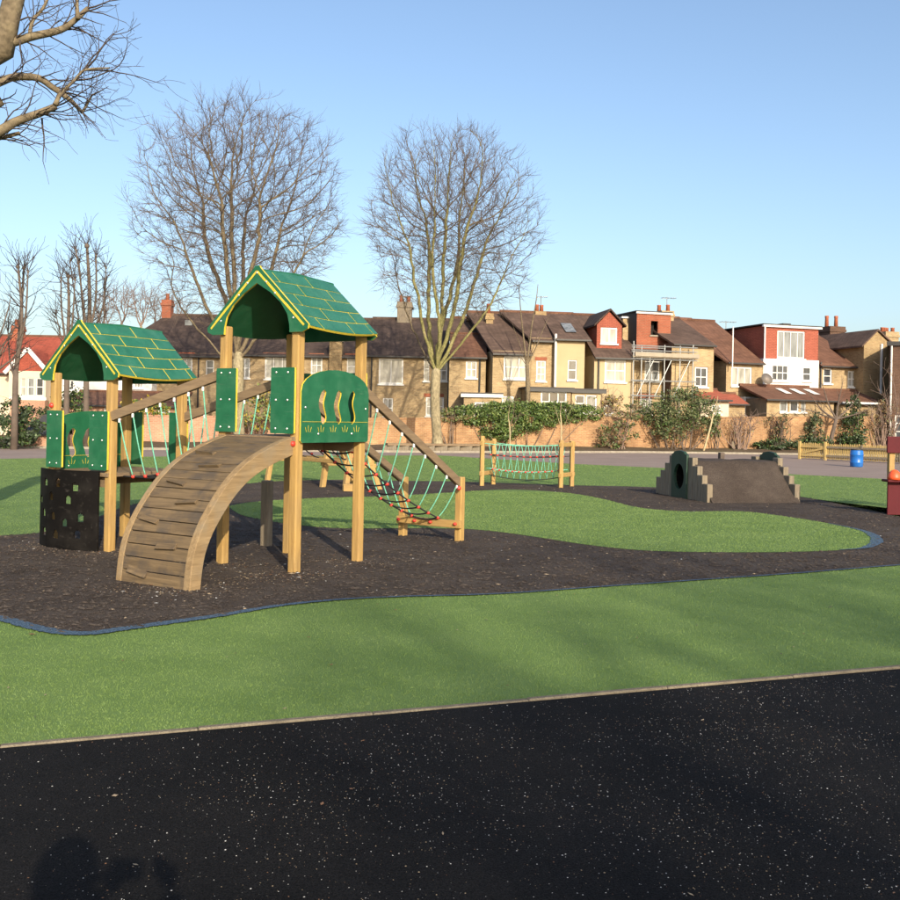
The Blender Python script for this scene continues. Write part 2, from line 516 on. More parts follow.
def link(name, me, parent=None, smooth=False, bevel=0):
    o = bpy.data.objects.new(name, me)
    COL.objects.link(o)
    if parent is not None:
        o.parent = parent
        WM[o.name] = WM[parent.name]
    else:
        WM[o.name] = Matrix.Identity(4)
    if smooth and me.polygons:
        me.polygons.foreach_set('use_smooth', [True] * len(me.polygons))
    if bevel:
        md = o.modifiers.new('bevel', 'BEVEL')
        md.width = bevel
        md.segments = 2
        md.limit_method = 'ANGLE'
    return o

def inst(name, me, parent, Mw):
    """one more object on a shared mesh, placed by its world matrix"""
    o = bpy.data.objects.new(name, me)
    COL.objects.link(o)
    if parent is not None:
        o.parent = parent
        o.matrix_basis = WM[parent.name].inverted() @ Mw
    else:
        o.matrix_basis = Mw
    WM[o.name] = Mw
    return o

def tag(o, label=None, cat=None, group=None, kind=None):
    if label: o['label'] = label
    if cat: o['category'] = cat
    if group: o['group'] = group
    if kind: o['kind'] = kind
    return o

def thing(name, label, cat, loc=(0, 0, 0), rz=0.0, group=None):
    o = bpy.data.objects.new(name, None)
    COL.objects.link(o)
    o.location = loc
    o.rotation_euler = (0, 0, rz)
    o.empty_display_size = 0.3
    WM[o.name] = Matrix.Translation(Vector(loc)) @ Matrix.Rotation(rz, 4, 'Z')
    return tag(o, label, cat, group)

def holed_prism(outer, holes, thick, mats=('hdpe_green', 'hdpe_yellow')):
    """sheet in the local xy plane with holes, cut edges in the second material; returns a mesh"""
    cu = bpy.data.curves.new('sheet', 'CURVE')
    cu.dimensions = '2D'
    cu.fill_mode = 'BOTH'
    cu.extrude = thick / 2
    for loop in [outer] + holes:
        sp = cu.splines.new('POLY')
        sp.points.add(len(loop) - 1)
        for i, p in enumerate(loop):
            sp.points[i].co = (p[0], p[1], 0, 1)
        sp.use_cyclic_u = True
    o = bpy.data.objects.new('sheet', cu)
    COL.objects.link(o)
    dg = bpy.context.evaluated_depsgraph_get()
    me = bpy.data.meshes.new_from_object(o.evaluated_get(dg))
    bpy.data.objects.remove(o)
    bpy.data.curves.remove(cu)
    me.materials.clear()
    for m in mats:
        me.materials.append(MATS[m])
    for p in me.polygons:
        p.material_index = 0 if abs(p.normal.z) > 0.5 else 1
        p.use_smooth = False
    return me

def frame_mat(o, x, y, z):
    """matrix from origin and three axes"""
    M = Matrix.Identity(4)
    for i, a in enumerate((x, y, z)):
        M[0][i], M[1][i], M[2][i] = a
    M[0][3], M[1][3], M[2][3] = o
    return M

# ================================================================== THE GROUND
def catmull(pts, k=6):
    out = []
    n = len(pts)
    for i in range(n - 1):
        p0, p1, p2, p3 = pts[max(i - 1, 0)], pts[i], pts[i + 1], pts[min(i + 2, n - 1)]
        for j in range(k):
            t = j / k
            out.append(0.5 * ((2 * p1) + (p2 - p0) * t + (2 * p0 - 5 * p1 + 4 * p2 - p3) * t * t + (3 * p1 - p0 - 3 * p2 + p3) * t ** 3))
    out.append(pts[-1])
    return out

def sheet(name, pts, z, mat, kind='structure'):
    bm = bmesh.new()
    vs = [bm.verts.new((p[0], p[1], z)) for p in pts]
    f = bm.faces.new(vs)
    if f.normal.z < 0:
        f.normal_flip()
    bmesh.ops.triangulate(bm, faces=bm.faces)
    bmesh.ops.recalc_face_normals(bm, faces=bm.faces)
    for f in bm.faces:
        f.normal_update()
        if f.normal.z < 0:
            f.normal_flip()
    me = bpy.data.meshes.new(name)
    bm.to_mesh(me)
    bm.free()
    me.materials.append(MATS[mat])
    return tag(link(name, me), kind=kind)

def inside(poly, X, Y):
    res = np.zeros(len(X), bool)
    n = len(poly)
    for i in range(n):
        x0, y0 = poly[i][0], poly[i][1]
        x1, y1 = poly[(i + 1) % n][0], poly[(i + 1) % n][1]
        if y0 == y1:
            continue
        c = ((y0 > Y) != (y1 > Y)) & (X < (x1 - x0) * (Y - y0) / (y1 - y0) + x0)
        res ^= c
    return res

m = MB()
m.add([(-1500, -300, 0), (1500, -300, 0), (1500, 2500, 0), (-1500, 2500, 0)], [(0, 1, 2, 3)])
tag(m.build('ground', 'soil'), kind='structure')

KA, KB = Vector((-2.1025, 4.7396, 0)), Vector((3.0149, 6.6303, 0))
kd = (KB - KA).normalized()
kn = Vector((-kd.y, kd.x, 0))
K0, K1 = KA - kd * 14, KB + kd * 14
low = [gp(*p) for p in [(-260, 640), (-150, 612), (-60, 611), (0, 620), (30, 628), (60, 634), (90, 635), (120, 631), (170, 624), (220, 617), (280, 607), (340, 601), (400, 598), (500, 595), (600, 588), (700, 581), (800, 574), (900, 566), (1000, 560), (1150, 552)]]
upp = [gp(*p) for p in [(1150, 540), (1000, 527), (900, 517), (886, 514), (842, 505), (793, 496), (720, 491), (640, 487), (573, 485.5), (467, 482), (400, 481), (340, 480), (270, 482), (200, 490), (140, 503), (90, 520), (46, 532), (0, 536), (-150, 540), (-260, 560)]]
low_s, upp_s = catmull(low), catmull(upp)
isl = [gp(*p) for p in [(228, 507), (250, 503), (290, 500), (340, 498), (380, 497), (420, 495), (467, 492), (507, 490), (551, 492), (582, 495.5), (609, 501), (638, 508), (683, 512), (741, 512), (784, 517), (828, 524), (864, 532), (877, 541), (866, 548.5), (840, 551), (780, 553), (700, 553), (640, 551), (590, 546), (550, 540), (510, 534), (470, 530), (430, 529), (390, 529), (340, 529), (300, 526), (265, 521), (240, 515)]]
isl_s = catmull(isl + [isl[0]])[:-1]
back = [gp(*p) for p in [(-400, 464), (-150, 462), (0, 459), (200, 456), (440, 455.5), (573, 464), (640, 467), (784, 474), (883, 479), (1000, 484), (1200, 493)]]
turf_poly = [K0 + kn * 0.03, K1 + kn * 0.03] + [Vector((22, 16, 0))] + back[::-1]
sheet('artificial_turf', turf_poly, 0.004, 'turf')
mulch_poly = low_s + upp_s
sheet('rubber_mulch', mulch_poly, 0.008, 'mulch')
sheet('turf_island', isl_s, 0.012, 'turf')
kerbfar = [gp(*p) for p in [(1200, 462), (1000, 459), (900, 457), (800, 455), (640, 453), (440, 453), (200, 450.5), (0, 448), (-150, 447), (-400, 445)]]
sheet('path', [p + Vector((0, -0.02, 0)) for p in back] + [Vector((30, 22, 0)), Vector((34, 40, 0))] + kerbfar, 0.004, 'path_tarmac')
sheet('playground_tarmac', [K0 + Vector((-20, 0, 0)), K0 - kn * 0.03, K1 - kn * 0.03, K1 + Vector((20, 0, 0)), Vector((40, -60, 0)), Vector((-40, -60, 0))], 0.004, 'black_tarmac')

# blue rubber border along the near edge of the mulch, and round the tip of the island
def ribbon(name, pts, wid, z, mat):
    m = MB()
    L, Q = [], []
    for i, p in enumerate(pts):
        d = (pts[min(i + 1, len(pts) - 1)] - pts[max(i - 1, 0)]).normalized()
        n = Vector((-d.y, d.x, 0))
        w = wid(i / (len(pts) - 1)) * (1 + 0.18 * math.sin(i * 1.7) * math.sin(i * 0.61))
        L.append(p + n * w * 0.5); Q.append(p - n * w * 0.5)
    k = len(pts)
    m.add([(p.x, p.y, z) for p in L + Q], [(i, k + i, k + i + 1, i + 1) for i in range(k - 1)])
    o = m.build(name, mat)
    for f in o.data.polygons:
        if f.normal.z < 0:
            o.data.flip_normals()
            break
    return o
tag(ribbon('rubber_border', catmull(low, 14), lambda t: 0.12 if t < 0.42 else 0.12 - 0.08 * min(1, (t - 0.42) / 0.2), 0.016, 'blue_rubber'), kind='structure')
tag(ribbon('rubber_border', catmull([gp(*p) for p in [(828, 524), (864, 532), (877, 541), (866, 548.5), (840, 551)]], 8), lambda t: 0.03 + 0.13 * math.sin(math.pi * t) ** 2, 0.018, 'blue_rubber'), kind='structure')

# concrete edging between turf and tarmac, one stone after another
edge_root = bpy.data.objects.new('kerb_edging', None)
COL.objects.link(edge_root)
edge_root.location = KA
WM[edge_root.name] = Matrix.Translation(KA)
tag(edge_root, kind='structure')
sm = MB().box((0.0015, -0.022, -0.1), (0.9135, 0.022, 0.014))
edge_me = sm.mesh('edging_stone', ['edging'])
for i in range(-5, 14):
    p = KA + kd * (i * 0.915)
    o = inst('edging_stone', edge_me, edge_root, Matrix.Translation(p + Vector((0, 0, R.uniform(-0.004, 0.004)))) @ Matrix.Rotation(math.atan2(kd.y, kd.x) + R.uniform(-.003, .003), 4, 'Z'))
    b = o.modifiers.new('bevel', 'BEVEL'); b.width = 0.006; b.segments = 1
# pale edging on the far side of the path
fe = MB()
pts = kerbfar[::-1]
for a, b in zip(pts, pts[1:]):
    fe.beam(a + Vector((0, 0, 0.04)), b + Vector((0, 0, 0.04)), 0.16, 0.12)
tag(fe.build('far_kerb', 'concrete'), kind='structure')

# scattered stuff: turf fibres, rubber shreds, chippings
def scatter_mesh(name, V, F, mats, mi=None):
    me = bpy.data.meshes.new(name)
    me.vertices.add(len(V)); me.vertices.foreach_set('co', V.astype(np.float32).ravel())
    k = F.shape[1]
    me.loops.add(F.size); me.loops.foreach_set('vertex_index', F.astype(np.int32).ravel())
    me.polygons.add(len(F))
    me.polygons.foreach_set('loop_start', np.arange(0, F.size, k, dtype=np.int32))
    for q in mats:
        me.materials.append(MATS[q])
    if mi is not None:
        me.polygons.foreach_set('material_index', mi.astype(np.int32))
    me.update()
    me.validate()
    return me

def near_points(poly, n, lo, hi, dmin=4.0, p=2.0):
    """random ground points inside a polygon, thinning out with the distance from the playground edge"""
    X = NR.uniform(lo[0], hi[0], n * 6); Y = NR.uniform(lo[1], hi[1], n * 6)
    keep = (dmin / np.maximum(Y, dmin)) ** p > NR.random(len(X))
    keep &= np.abs(X) < 0.62 * Y + 1.0
    X, Y = X[keep], Y[keep]
    k = inside(poly, X, Y)
    return X[k][:n], Y[k][:n]

def blades(name, poly, n, lo, hi, z0, hgt, wid, mat, dmin=4.5, p=2.0, lean=0.6):
    X, Y = near_points(poly, n, lo, hi, dmin, p)
    k = len(X)
    a = NR.uniform(0, 2 * np.pi, k)
    h = hgt * NR.uniform(0.5, 1.15, k)
    w = wid * NR.uniform(0.7, 1.3, k) * np.maximum(1, Y / 7)
    ca, sa = np.cos(a), np.sin(a)
    b = NR.uniform(0, 2 * np.pi, k); le = h * lean * NR.random(k)
    V = np.empty((k, 3, 3))
    V[:, 0] = np.stack([X - ca * w, Y - sa * w, np.full(k, z0)], 1)
    V[:, 1] = np.stack([X + ca * w, Y + sa * w, np.full(k, z0)], 1)
    V[:, 2] = np.stack([X + np.cos(b) * le, Y + np.sin(b) * le, z0 + h], 1)
    F = np.arange(3 * k).reshape(k, 3)
    return scatter_mesh(name, V.reshape(-1, 3), F, [mat])
near_turf = [K0 + kn * 0.03, K1 + kn * 0.03] + low_s[::-1]
o = link('turf_fibres', blades('turf_fibres', near_turf, 400000, (-8, 3.5), (9, 14), 0.004, 0.010, 0.0018, 'turf_blade'))
tag(o, 'short bright green fibres of the artificial turf by the kerb', 'artificial grass', kind='stuff')
o = link('turf_fibres', blades('turf_fibres', isl_s, 90000, (-5, 11), (9, 22), 0.012, 0.011, 0.0025, 'turf_blade', 11, 1.0))
tag(o, 'short green fibres of the turf island inside the dark rubber', 'artificial grass', kind='stuff')

turf_far = upp_s[::-1] + back[::-1]
turf_far = [p for p in upp_s[::-1]] + [p for p in back[::-1]]
o = link('turf_fibres', blades('turf_fibres', turf_far, 170000, (-24, 10), (24, 46), 0.004, 0.010, 0.0026, 'turf_blade', 12, 0.8))
tag(o, 'short green fibres of the turf beyond the dark rubber', 'artificial grass', kind='stuff')

def chips(name, X, Y, z, size, mats, weights, flat=0.5, elong=1.0):
    """little irregular octahedra lying on the ground"""
    k = len(X)
    s = size * np.minimum(np.exp(NR.normal(0, 0.45, k)), 2.4)
    a = NR.uniform(0, np.pi, k)
    e = 1 + (elong - 1) * NR.random(k)
    dx, dy = np.stack([np.cos(a), np.sin(a)]) * s * e, np.stack([-np.sin(a), np.cos(a)]) * s * NR.uniform(0.5, 1.0, k)
    h = s * flat * NR.uniform(0.6, 1.3, k)
    P = np.stack([X, Y, np.full(k, z) + h * 0.3], 1)
    z0 = np.zeros(k)
    off = [np.stack([dx[0], dx[1], z0], 1), np.stack([dy[0], dy[1], z0], 1), -np.stack([dx[0], dx[1], z0], 1), -np.stack([dy[0], dy[1], z0], 1), np.stack([dx[0] * .2, dy[1] * .2, h], 1)]
    V = np.stack([P + q for q in off], 1)
    F = np.concatenate([np.array([[0, 1, 4], [1, 2, 4], [2, 3, 4], [3, 0, 4]]) + 5 * i for i in range(1)])[None] + (5 * np.arange(k))[:, None, None]
    mi = np.repeat(NR.choice(len(mats), k, p=weights), 4)
    return scatter_mesh(name, V.reshape(-1, 3), F.reshape(-1, 3), mats, mi)
tar_poly = [K0 - kn * 0.06, K1 - kn * 0.06, Vector((20, 2, 0)), Vector((-20, 2, 0))]
# chippings gather in drifts, thicker towards the right
X, Y = near_points(tar_poly, 80000, (-4, 2.6), (5, 9), 3.0, 0.3)
dens = 0.10 + 0.6 / (1 + np.exp(-(X - 0.2) * 1.6)) * (0.5 + 0.5 * np.sin(X * 1.7 + Y * 2.3) * np.sin(Y * 3.1 - X)) + 0.25 * np.exp(-((X + 0.3) ** 2 + (Y - 4.3) ** 2) / 0.9)
k = NR.random(len(X)) < dens * 0.6
o = link('chippings', chips('chippings', X[k], Y[k], 0.004, 0.0018, ['chip_white', 'chip_tan', 'chip_brown'], [0.42, 0.4, 0.18]))
tag(o, 'pale stone chippings scattered over the black tarmac', 'gravel', kind='stuff')
X, Y = near_points(tar_poly, 70, (-4, 2.6), (5, 9), 3.0, 0.3)
o = link('leaf_litter', chips('leaf_litter', X, Y, 0.005, 0.006, ['chip_tan', 'chip_brown'], [0.55, 0.45], 0.25, 2.2))
tag(o, 'dry leaf fragments lying on the black tarmac', 'leaf litter', kind='stuff')
mul_open = mulch_poly
X, Y = near_points(mul_open, 60000, (-9, 6.5), (9, 24), 7, 1.2)
k = ~inside(isl_s, X, Y)
X, Y = X[k], Y[k]
o = link('rubber_shreds', chips('rubber_shreds', X, Y, 0.009, 0.010, ['mulch_shred', 'mulch'], [0.6, 0.4], 0.55, 3.2))
tag(o, 'loose brown and black rubber shreds of the safety surface', 'rubber mulch', kind='stuff')
X, Y = near_points(mul_open, 900, (-9, 6.5), (9, 24), 7, 1.2)
k = ~inside(isl_s, X, Y)
o = link('pale_debris', chips('pale_debris', X[k], Y[k], 0.012, 0.009, ['chip_white', 'chip_tan'], [0.12, 0.88], 0.4, 2.0))
tag(o, 'pale wood chips and crumbs lying on the brown rubber', 'debris', kind='stuff')
# worn crumbs gathered where feet land: at the foot of the ramp and round the posts
cx = np.array([-2.6, -2.2, -1.5, -2.3, -0.98, -3.9, -4.6, -1.8]); cy = np.array([8.95, 9.1, 10.0, 10.5, 10.9, 11.2, 11.6, 9.7])
kk = NR.integers(0, len(cx), 1500)
X, Y = cx[kk] + NR.normal(0, .28, 1500), cy[kk] + NR.normal(0, .22, 1500)
o = link('worn_crumbs', chips('worn_crumbs', X, Y, 0.012, 0.0055, ['chip_tan', 'chip_brown', 'chip_white'], [0.62, 0.28, 0.10], 0.4, 2.0))
tag(o, 'tan wood crumbs gathered round the ramp foot and tower posts', 'debris', kind='stuff')
X, Y = near_points(near_turf, 90, (-8, 3.5), (9, 14), 4.5, 1.0)
o = link('turf_debris', chips('turf_debris', X, Y, 0.014, 0.006, ['chip_tan', 'chip_brown', 'bark_dark'], [0.3, 0.4, 0.3], 0.4, 2.6))
tag(o, 'dead leaf crumbs and twigs lying on the near turf', 'debris', kind='stuff')

# ================================================================== THE CLIMBING FRAME
UX = Vector((0.848, -0.53, 0)); VX = Vector((0.53, 0.848, 0))
RZ = math.atan2(-0.53, 0.848)
FRA = Vector((-1.55, 10.13, 0))
frame = thing('climbing_frame', 'wooden climbing frame with two green roofed towers, arched ramp and rope bridge', 'climbing frame', FRA, RZ)
FM = WM[frame.name]
def linst(name, me, parent, Ml):
    return inst(name, me, parent, FM @ Ml)
AX_F = (Vector((1, 0, 0)), Vector((0, 0, 1)), Vector((0, -1, 0)))       # sheet facing the front
AX_R = (Vector((0, 1, 0)), Vector((0, 0, 1)), Vector((1, 0, 0)))        # sheet facing the right
bolt_me = MB().lathe([(0.012, 0), (0.012, 0.003), (0.008, 0.007), (0.003, 0.008)], (0, 0, 0), 8).mesh('bolt', ['steel'])
cap_me = MB().lathe([(0.03, 0), (0.03, 0.012), (0.02, 0.026), (0.006, 0.031)], (0, 0, 0), 12).mesh('cap', ['red_plastic'])
def bolts(parent, org, ax, spots):
    for x, y in spots:
        linst('bolt', bolt_me, parent, frame_mat(org + ax[0] * x + ax[1] * y, *ax))

def world_build(mb, name, mat, parent):
    mb.v = [tuple(FM @ Vector(q)) for q in mb.v]
    return mb.build(name, mat, parent)

def rect(x0, y0, x1, y1, r=0.02):
    out = []
    for cx, cy, a0 in ((x1 - r, y0 + r, -90), (x1 - r, y1 - r, 0), (x0 + r, y1 - r, 90), (x0 + r, y0 + r, 180)):
        for k in range(4):
            a = math.radians(a0 + 30 * k)
            out.append((cx + r * math.cos(a), cy + r * math.sin(a)))
    return out
PW = 0.098
def post(a, b, z0, z1, w=PW, parent=None, mat='wood_z', root=frame):
    m = MB().box((a - w / 2, b - w / 2, z0), (a + w / 2, b + w / 2, z1))
    return m.build('post', mat, parent or root, bevel=0.014, local=True)

def wavy_slot(x, y0, y1, hw=0.041, amp=0.022, ph=0.0):
    L, Q = [], []
    n = 14
    for i in range(n + 1):
        t = i / n
        y = y0 + (y1 - y0) * t
        c = x + amp * math.sin(2 * math.pi * 1.15 * t + ph)
        w = hw * math.sqrt(max(0.0, 1 - (2 * t - 1) ** 8)) + 0.002
        L.append((c - w, y)); Q.append((c + w, y))
    return Q + L[::-1]

def arch_outline(w, zb, zs, zt):
    out = [(0.02, zb), (w - 0.02, zb), (w, zb + 0.02), (w, zs)]
    for k in range(1, 12):
        a = math.pi * k / 12
        out.append((w / 2 + w / 2 * math.cos(a), zs + (zt - zs) * math.sin(a) ** 0.9))
    return out + [(0, zs), (0, zb + 0.02)]

SV = 1.05
def tower(oa, ob, deck, wall_side):
    for (da, db) in ((-1, 0), (0, 0), (-1, SV), (0, SV)):
        post(oa + da, ob + db, -0.15, deck + 1.15)
    # deck: frame joists and boards
    dk = MB()
    dk.beam((oa - 1, ob + 0.02, deck - 0.11), (oa, ob + 0.02, deck - 0.11), 0.05, 0.12)
    dk.beam((oa - 1, ob + SV - 0.02, deck - 0.11), (oa, ob + SV - 0.02, deck - 0.11), 0.05, 0.12)
    dk.beam((oa - 0.5, ob, deck - 0.112), (oa - 0.5, ob + SV, deck - 0.112), 0.05, 0.11)
    dk = dk.build('deck', 'rail_x', frame, local=True)
    bw = (1.0 + 0.06) / 9
    for i in range(9):
        x = oa - 1.03 + bw * i
        m = MB().box((x + 0.003, ob - 0.07, deck - 0.045), (x + bw - 0.003, ob + SV + 0.07, deck))
        m.build('board', 'rail_y', dk, bevel=0.004, local=True)
    # roof
    peak, eave, half = deck + 1.715, deck + 1.13, 0.65
    b0, b1 = ob - 0.09, ob + SV + 0.10
    ridge_a = oa - 0.5
    roof = MB()
    roof.tube([(ridge_a, b0 - 0.0, peak - 0.01), (ridge_a, (b0 + b1) / 2, peak + 0.018), (ridge_a, b1, peak - 0.01)], 0.022, 8)
    roof = roof.build('roof', 'hdpe_green', frame, local=True)
    roof['label'] = 'green pitched roof with yellow lined tile pattern'
    for sgn in (1, -1):
        dn = Vector((sgn * half, 0, eave - peak)); Ls = dn.length; dn.normalize()
        nr = Vector((sgn * (peak - eave), 0, half)).normalized()
        def sp(s, t, off):
            bow = 4 * s * (1 - s)
            tt = t * (1 + 0.075 * bow)
            p = Vector((ridge_a, b0 + (b1 - b0) * s, peak)) + dn * Ls * tt + nr * (off + 0.022 * bow * (1 - t))
            return p
        N = 12
        m = MB()
        top = [sp(i / N, 0, 0) for i in range(N + 1)] + [sp(i / N, 1, 0) for i in range(N + 1)][::-1]
        bot = [sp(i / N, 0, -0.022) for i in range(N + 1)] + [sp(i / N, 1, -0.022) for i in range(N + 1)][::-1]
        k = N + 1
        vs = [sp(i / N, 0, 0) for i in range(k)] + [sp(i / N, 1, 0) for i in range(k)] + [sp(i / N, 0, -0.022) for i in range(k)] + [sp(i / N, 1, -0.022) for i in range(k)]
        m.add(vs, [(i, i + 1, k + i + 1, k + i) for i in range(N)], 1)
        m.add(vs, [(2 * k + i, 3 * k + i, 3 * k + i + 1, 2 * k + i + 1) for i in range(N)], 0)
        m.add(vs, [(k + i, k + i + 1, 3 * k + i + 1, 3 * k + i) for i in range(N)], 1)
        m.add(vs, [(0, k, 3 * k, 2 * k), (N, 2 * k + N, 3 * k + N, k + N)], 1)
        m.build('roof_sheet', ['hdpe_green', 'hdpe_yellow'], roof, local=True, fix=False)
        rows = 5
        gs, gt = 0.010, 0.012
        for r in range(rows):
            t0, t1 = r / rows + gt, (r + 1) / rows - gt * 0.2
            cuts = {0: [0, .16, .58, .96, 1.0], 1: [0, .36, .76, 1.0], 2: [0, .2, .6, 1.0], 3: [0, .4, .8, 1.0], 4: [0, .22, .62, .92, 1.0]}[r]
            if r == 0:
                cuts = [0, .16, .58, 1.0]
            for c0, c1 in zip(cuts, cuts[1:]):
                s0, s1 = c0 + gs * 0.75, c1 - gs * 0.75
                n = 4
                sh = 0.02                                 # joints lean a little along the slope
                def q(i, t, off):
                    return sp(s0 + (s1 - s0) * i / n, t, off)
                vs = [q(i, t0, 0.006) for i in range(n + 1)] + [q(i, t1, 0.006) for i in range(n + 1)] + [q(i, t0, -0.002) for i in range(n + 1)] + [q(i, t1, -0.002) for i in range(n + 1)]
                e = n + 1
                tm = MB()
                tm.add(vs, [(i, i + 1, e + i + 1, e + i) for i in range(n)] + [(i + 1, i, 2 * e + i, 2 * e + i + 1) for i in range(n)] + [(e + i, e + i + 1, 3 * e + i + 1, 3 * e + i) for i in range(n)] + [(0, e, 3 * e, 2 * e), (n, 2 * e + n, 3 * e + n, e + n)])
                tm.build('tile', 'hdpe_tile', roof, local=True)
    # gables: an open chevron in front, a closed board behind
    ch = [(-0.62, 1.055), (-0.69, 1.085), (-0.70, 1.13), (-0.05, 1.725), (-0.03, 1.755), (0.03, 1.755), (0.05, 1.725), (0.70, 1.13), (0.69, 1.085), (0.62, 1.055),
          (0.455, 1.055), (0.45, 1.13), (0.42, 1.24), (0.33, 1.36), (0.19, 1.47), (0, 1.575), (-0.19, 1.47), (-0.33, 1.36), (-0.42, 1.24), (-0.45, 1.13), (-0.455, 1.055)]
    g = linst('gable', holed_prism(ch, [], 0.024), frame, frame_mat(Vector((ridge_a, ob - 0.075, deck)), *AX_F))
    for sgn in (1, -1):
        for t0, t1 in ((0.12, 0.42), (0.56, 0.86)):
            e0 = Vector((sgn * (0.06 + 0.6 * t0), 0, 1.66 - 0.545 * t0)); e1 = Vector((sgn * (0.06 + 0.6 * t1), 0, 1.66 - 0.545 * t1))
            o = Vector((ridge_a, ob - 0.0885, deck))
            world_build(MB().beam(o + e0, o + e1, 0.006, 0.012), 'engraved_line', 'hdpe_yellow', g)
    bolts(g, Vector((ridge_a, ob - 0.087, deck)), AX_F, [(0, 1.68), (-0.25, 1.46), (0.25, 1.46), (-0.5, 1.2), (0.5, 1.2), (-0.13, 1.58), (0.13, 1.58)])
    bk = [(-0.60, 1.06), (-0.66, 1.10), (-0.02, 1.70), (0.02, 1.70), (0.66, 1.10), (0.60, 1.06)]
    linst('gable', holed_prism(bk, [], 0.022), frame, frame_mat(Vector((ridge_a, ob + SV + 0.075, deck)), *AX_F))
    # flanking boards beside the front opening and the back one
    for bb, off in ((ob - 0.07, 0.013), (ob + SV + 0.07, 0.013)):
        for x0, x1 in ((-1.055, -0.77), (-0.285, 0.03)):
            org = Vector((oa, bb, deck))
            p = linst('barrier_panel', holed_prism(rect(x0, 0.03, x1, 0.70, 0.012), [], 0.024), frame, frame_mat(org, *AX_F))
            if bb < ob:
                bolts(p, org + Vector((0, -off, 0)), AX_F, [(x0 + .07, .08), (x0 + .07, .37), (x0 + .07, .65), (x1 - .09, .08), (x1 - .09, .37), (x1 - .09, .65)])
    # arched board with three wavy slots on one side
    sa = oa + 0.071 if wall_side > 0 else oa - 1.071
    org = Vector((sa, ob - 0.03, deck))
    w = SV + 0.08
    slots = [wavy_slot(w * f, 0.13, 0.49, ph=ph) for f, ph in (((0.30, 0.4), (0.52, 0.9), (0.735, 0.2)) if wall_side > 0 else ((0.27, .4), (0.47, .9), (.7, .2)))]
    p = linst('arch_panel', holed_prism(arch_outline(w, -0.06, 0.46, 0.70), slots, 0.016), frame, frame_mat(org, *AX_R))
    so = 0.0135 if wall_side > 0 else 0.0135
    eng = MB()
    o2 = org + Vector((so, 0, 0))
    eng.beam(o2 + Vector((0, 0.02, 0.155)), o2 + Vector((0, w - 0.02, 0.155)), 0.003, 0.0035)
    xs = 0.08
    while xs < w - 0.1:
        if not any(abs(xs + 0.05 - w * f) < 0.07 for f in (0.31, 0.53, 0.745)) or R.random() < 0.6:
            for k in range(3):
                eng.beam(o2 + Vector((0, xs + 0.03 * k, 0.05)), o2 + Vector((0, xs + 0.03 * k + 0.018 * (k - 1), 0.10 + 0.02 * (k == 1))), 0.003, 0.003)
        xs += 0.2
    world_build(eng, 'engraved_line', 'hdpe_yellow', p)
    bolts(p, o2, AX_R, [(0.27, 0.03), (0.83, 0.03), (0.06, 0.3), (w - 0.06, 0.3)])

DA, DB = 1.38, 0.90
BA, BB = -2.62, -0.15
tower(0, 0, DA, 1)
tower(BA, BB, DB, -1)
for q in ((BA - 1, BB - 0.058, DB + 0.76),):
    linst('cap', cap_me, frame, frame_mat(Vector(q), *AX_F))

# --- the bulging black climbing wall with arched holes below the lower tower
holes = [(172, 288), (243, 285), (311, 300), (208, 350), (286, 360), (133, 372), (160, 430), (220, 440), (275, 465), (330, 438), (165, 515), (235, 520), (322, 512)]
NS, NZ = 84, 74
wz = DB + 0.02
def wall_pt(i, j, off=0.0):
    s, t = i / NS, j / NZ
    a = BA - 1.10 + 1.035 * s
    b = BB - 0.055 - 0.19 * math.sin(math.pi * (0.08 + 0.84 * s)) ** 0.8 + off
    return (a, b, 0.0 + wz * t)
m = MB()
cells = {}
for i in range(NS):
    for j in range(NZ):
        s, z = (i + .5) / NS * 1.035, (j + .5) / NZ * wz
        hit = False
        for hx, hy in holes:
            cx, cz = (hx - 118) / 265 * 1.035, (590 - hy) / 362 * wz
            dx, dz = abs(s - cx), z - cz
            if dx < 0.045 and -0.05 < dz < 0.005 or dx * dx + max(dz, 0) ** 2 < 0.045 ** 2 and dz >= 0:
                hit = True
        if not hit:
            cells[i, j] = 1
idx = {}
def vid(i, j, k):
    if (i, j, k) not in idx:
        idx[i, j, k] = len(m.v)
        m.v.append(wall_pt(i, j, 0.02 * k))
    return idx[i, j, k]
for (i, j) in cells:
    m.f.append([vid(i, j, 0), vid(i + 1, j, 0), vid(i + 1, j + 1, 0), vid(i, j + 1, 0)]); m.m.append(0)
    m.f.append([vid(i, j, 1), vid(i, j + 1, 1), vid(i + 1, j + 1, 1), vid(i + 1, j, 1)]); m.m.append(0)
    for (di, dj, e0, e1) in ((-1, 0, (0, 0), (0, 1)), (1, 0, (1, 0), (1, 1)), (0, -1, (0, 0), (1, 0)), (0, 1, (0, 1), (1, 1))):
        if (i + di, j + dj) not in cells:
            a0, a1 = (i + e0[0], j + e0[1]), (i + e1[0], j + e1[1])
            m.f.append([vid(*a0, 0), vid(*a1, 0), vid(*a1, 1), vid(*a0, 1)]); m.m.append(0)
cw = m.build('climbing_wall', 'hdpe_black', frame, local=True, fix=False)
cw['label'] = 'curved black climbing wall with arched hand holes'

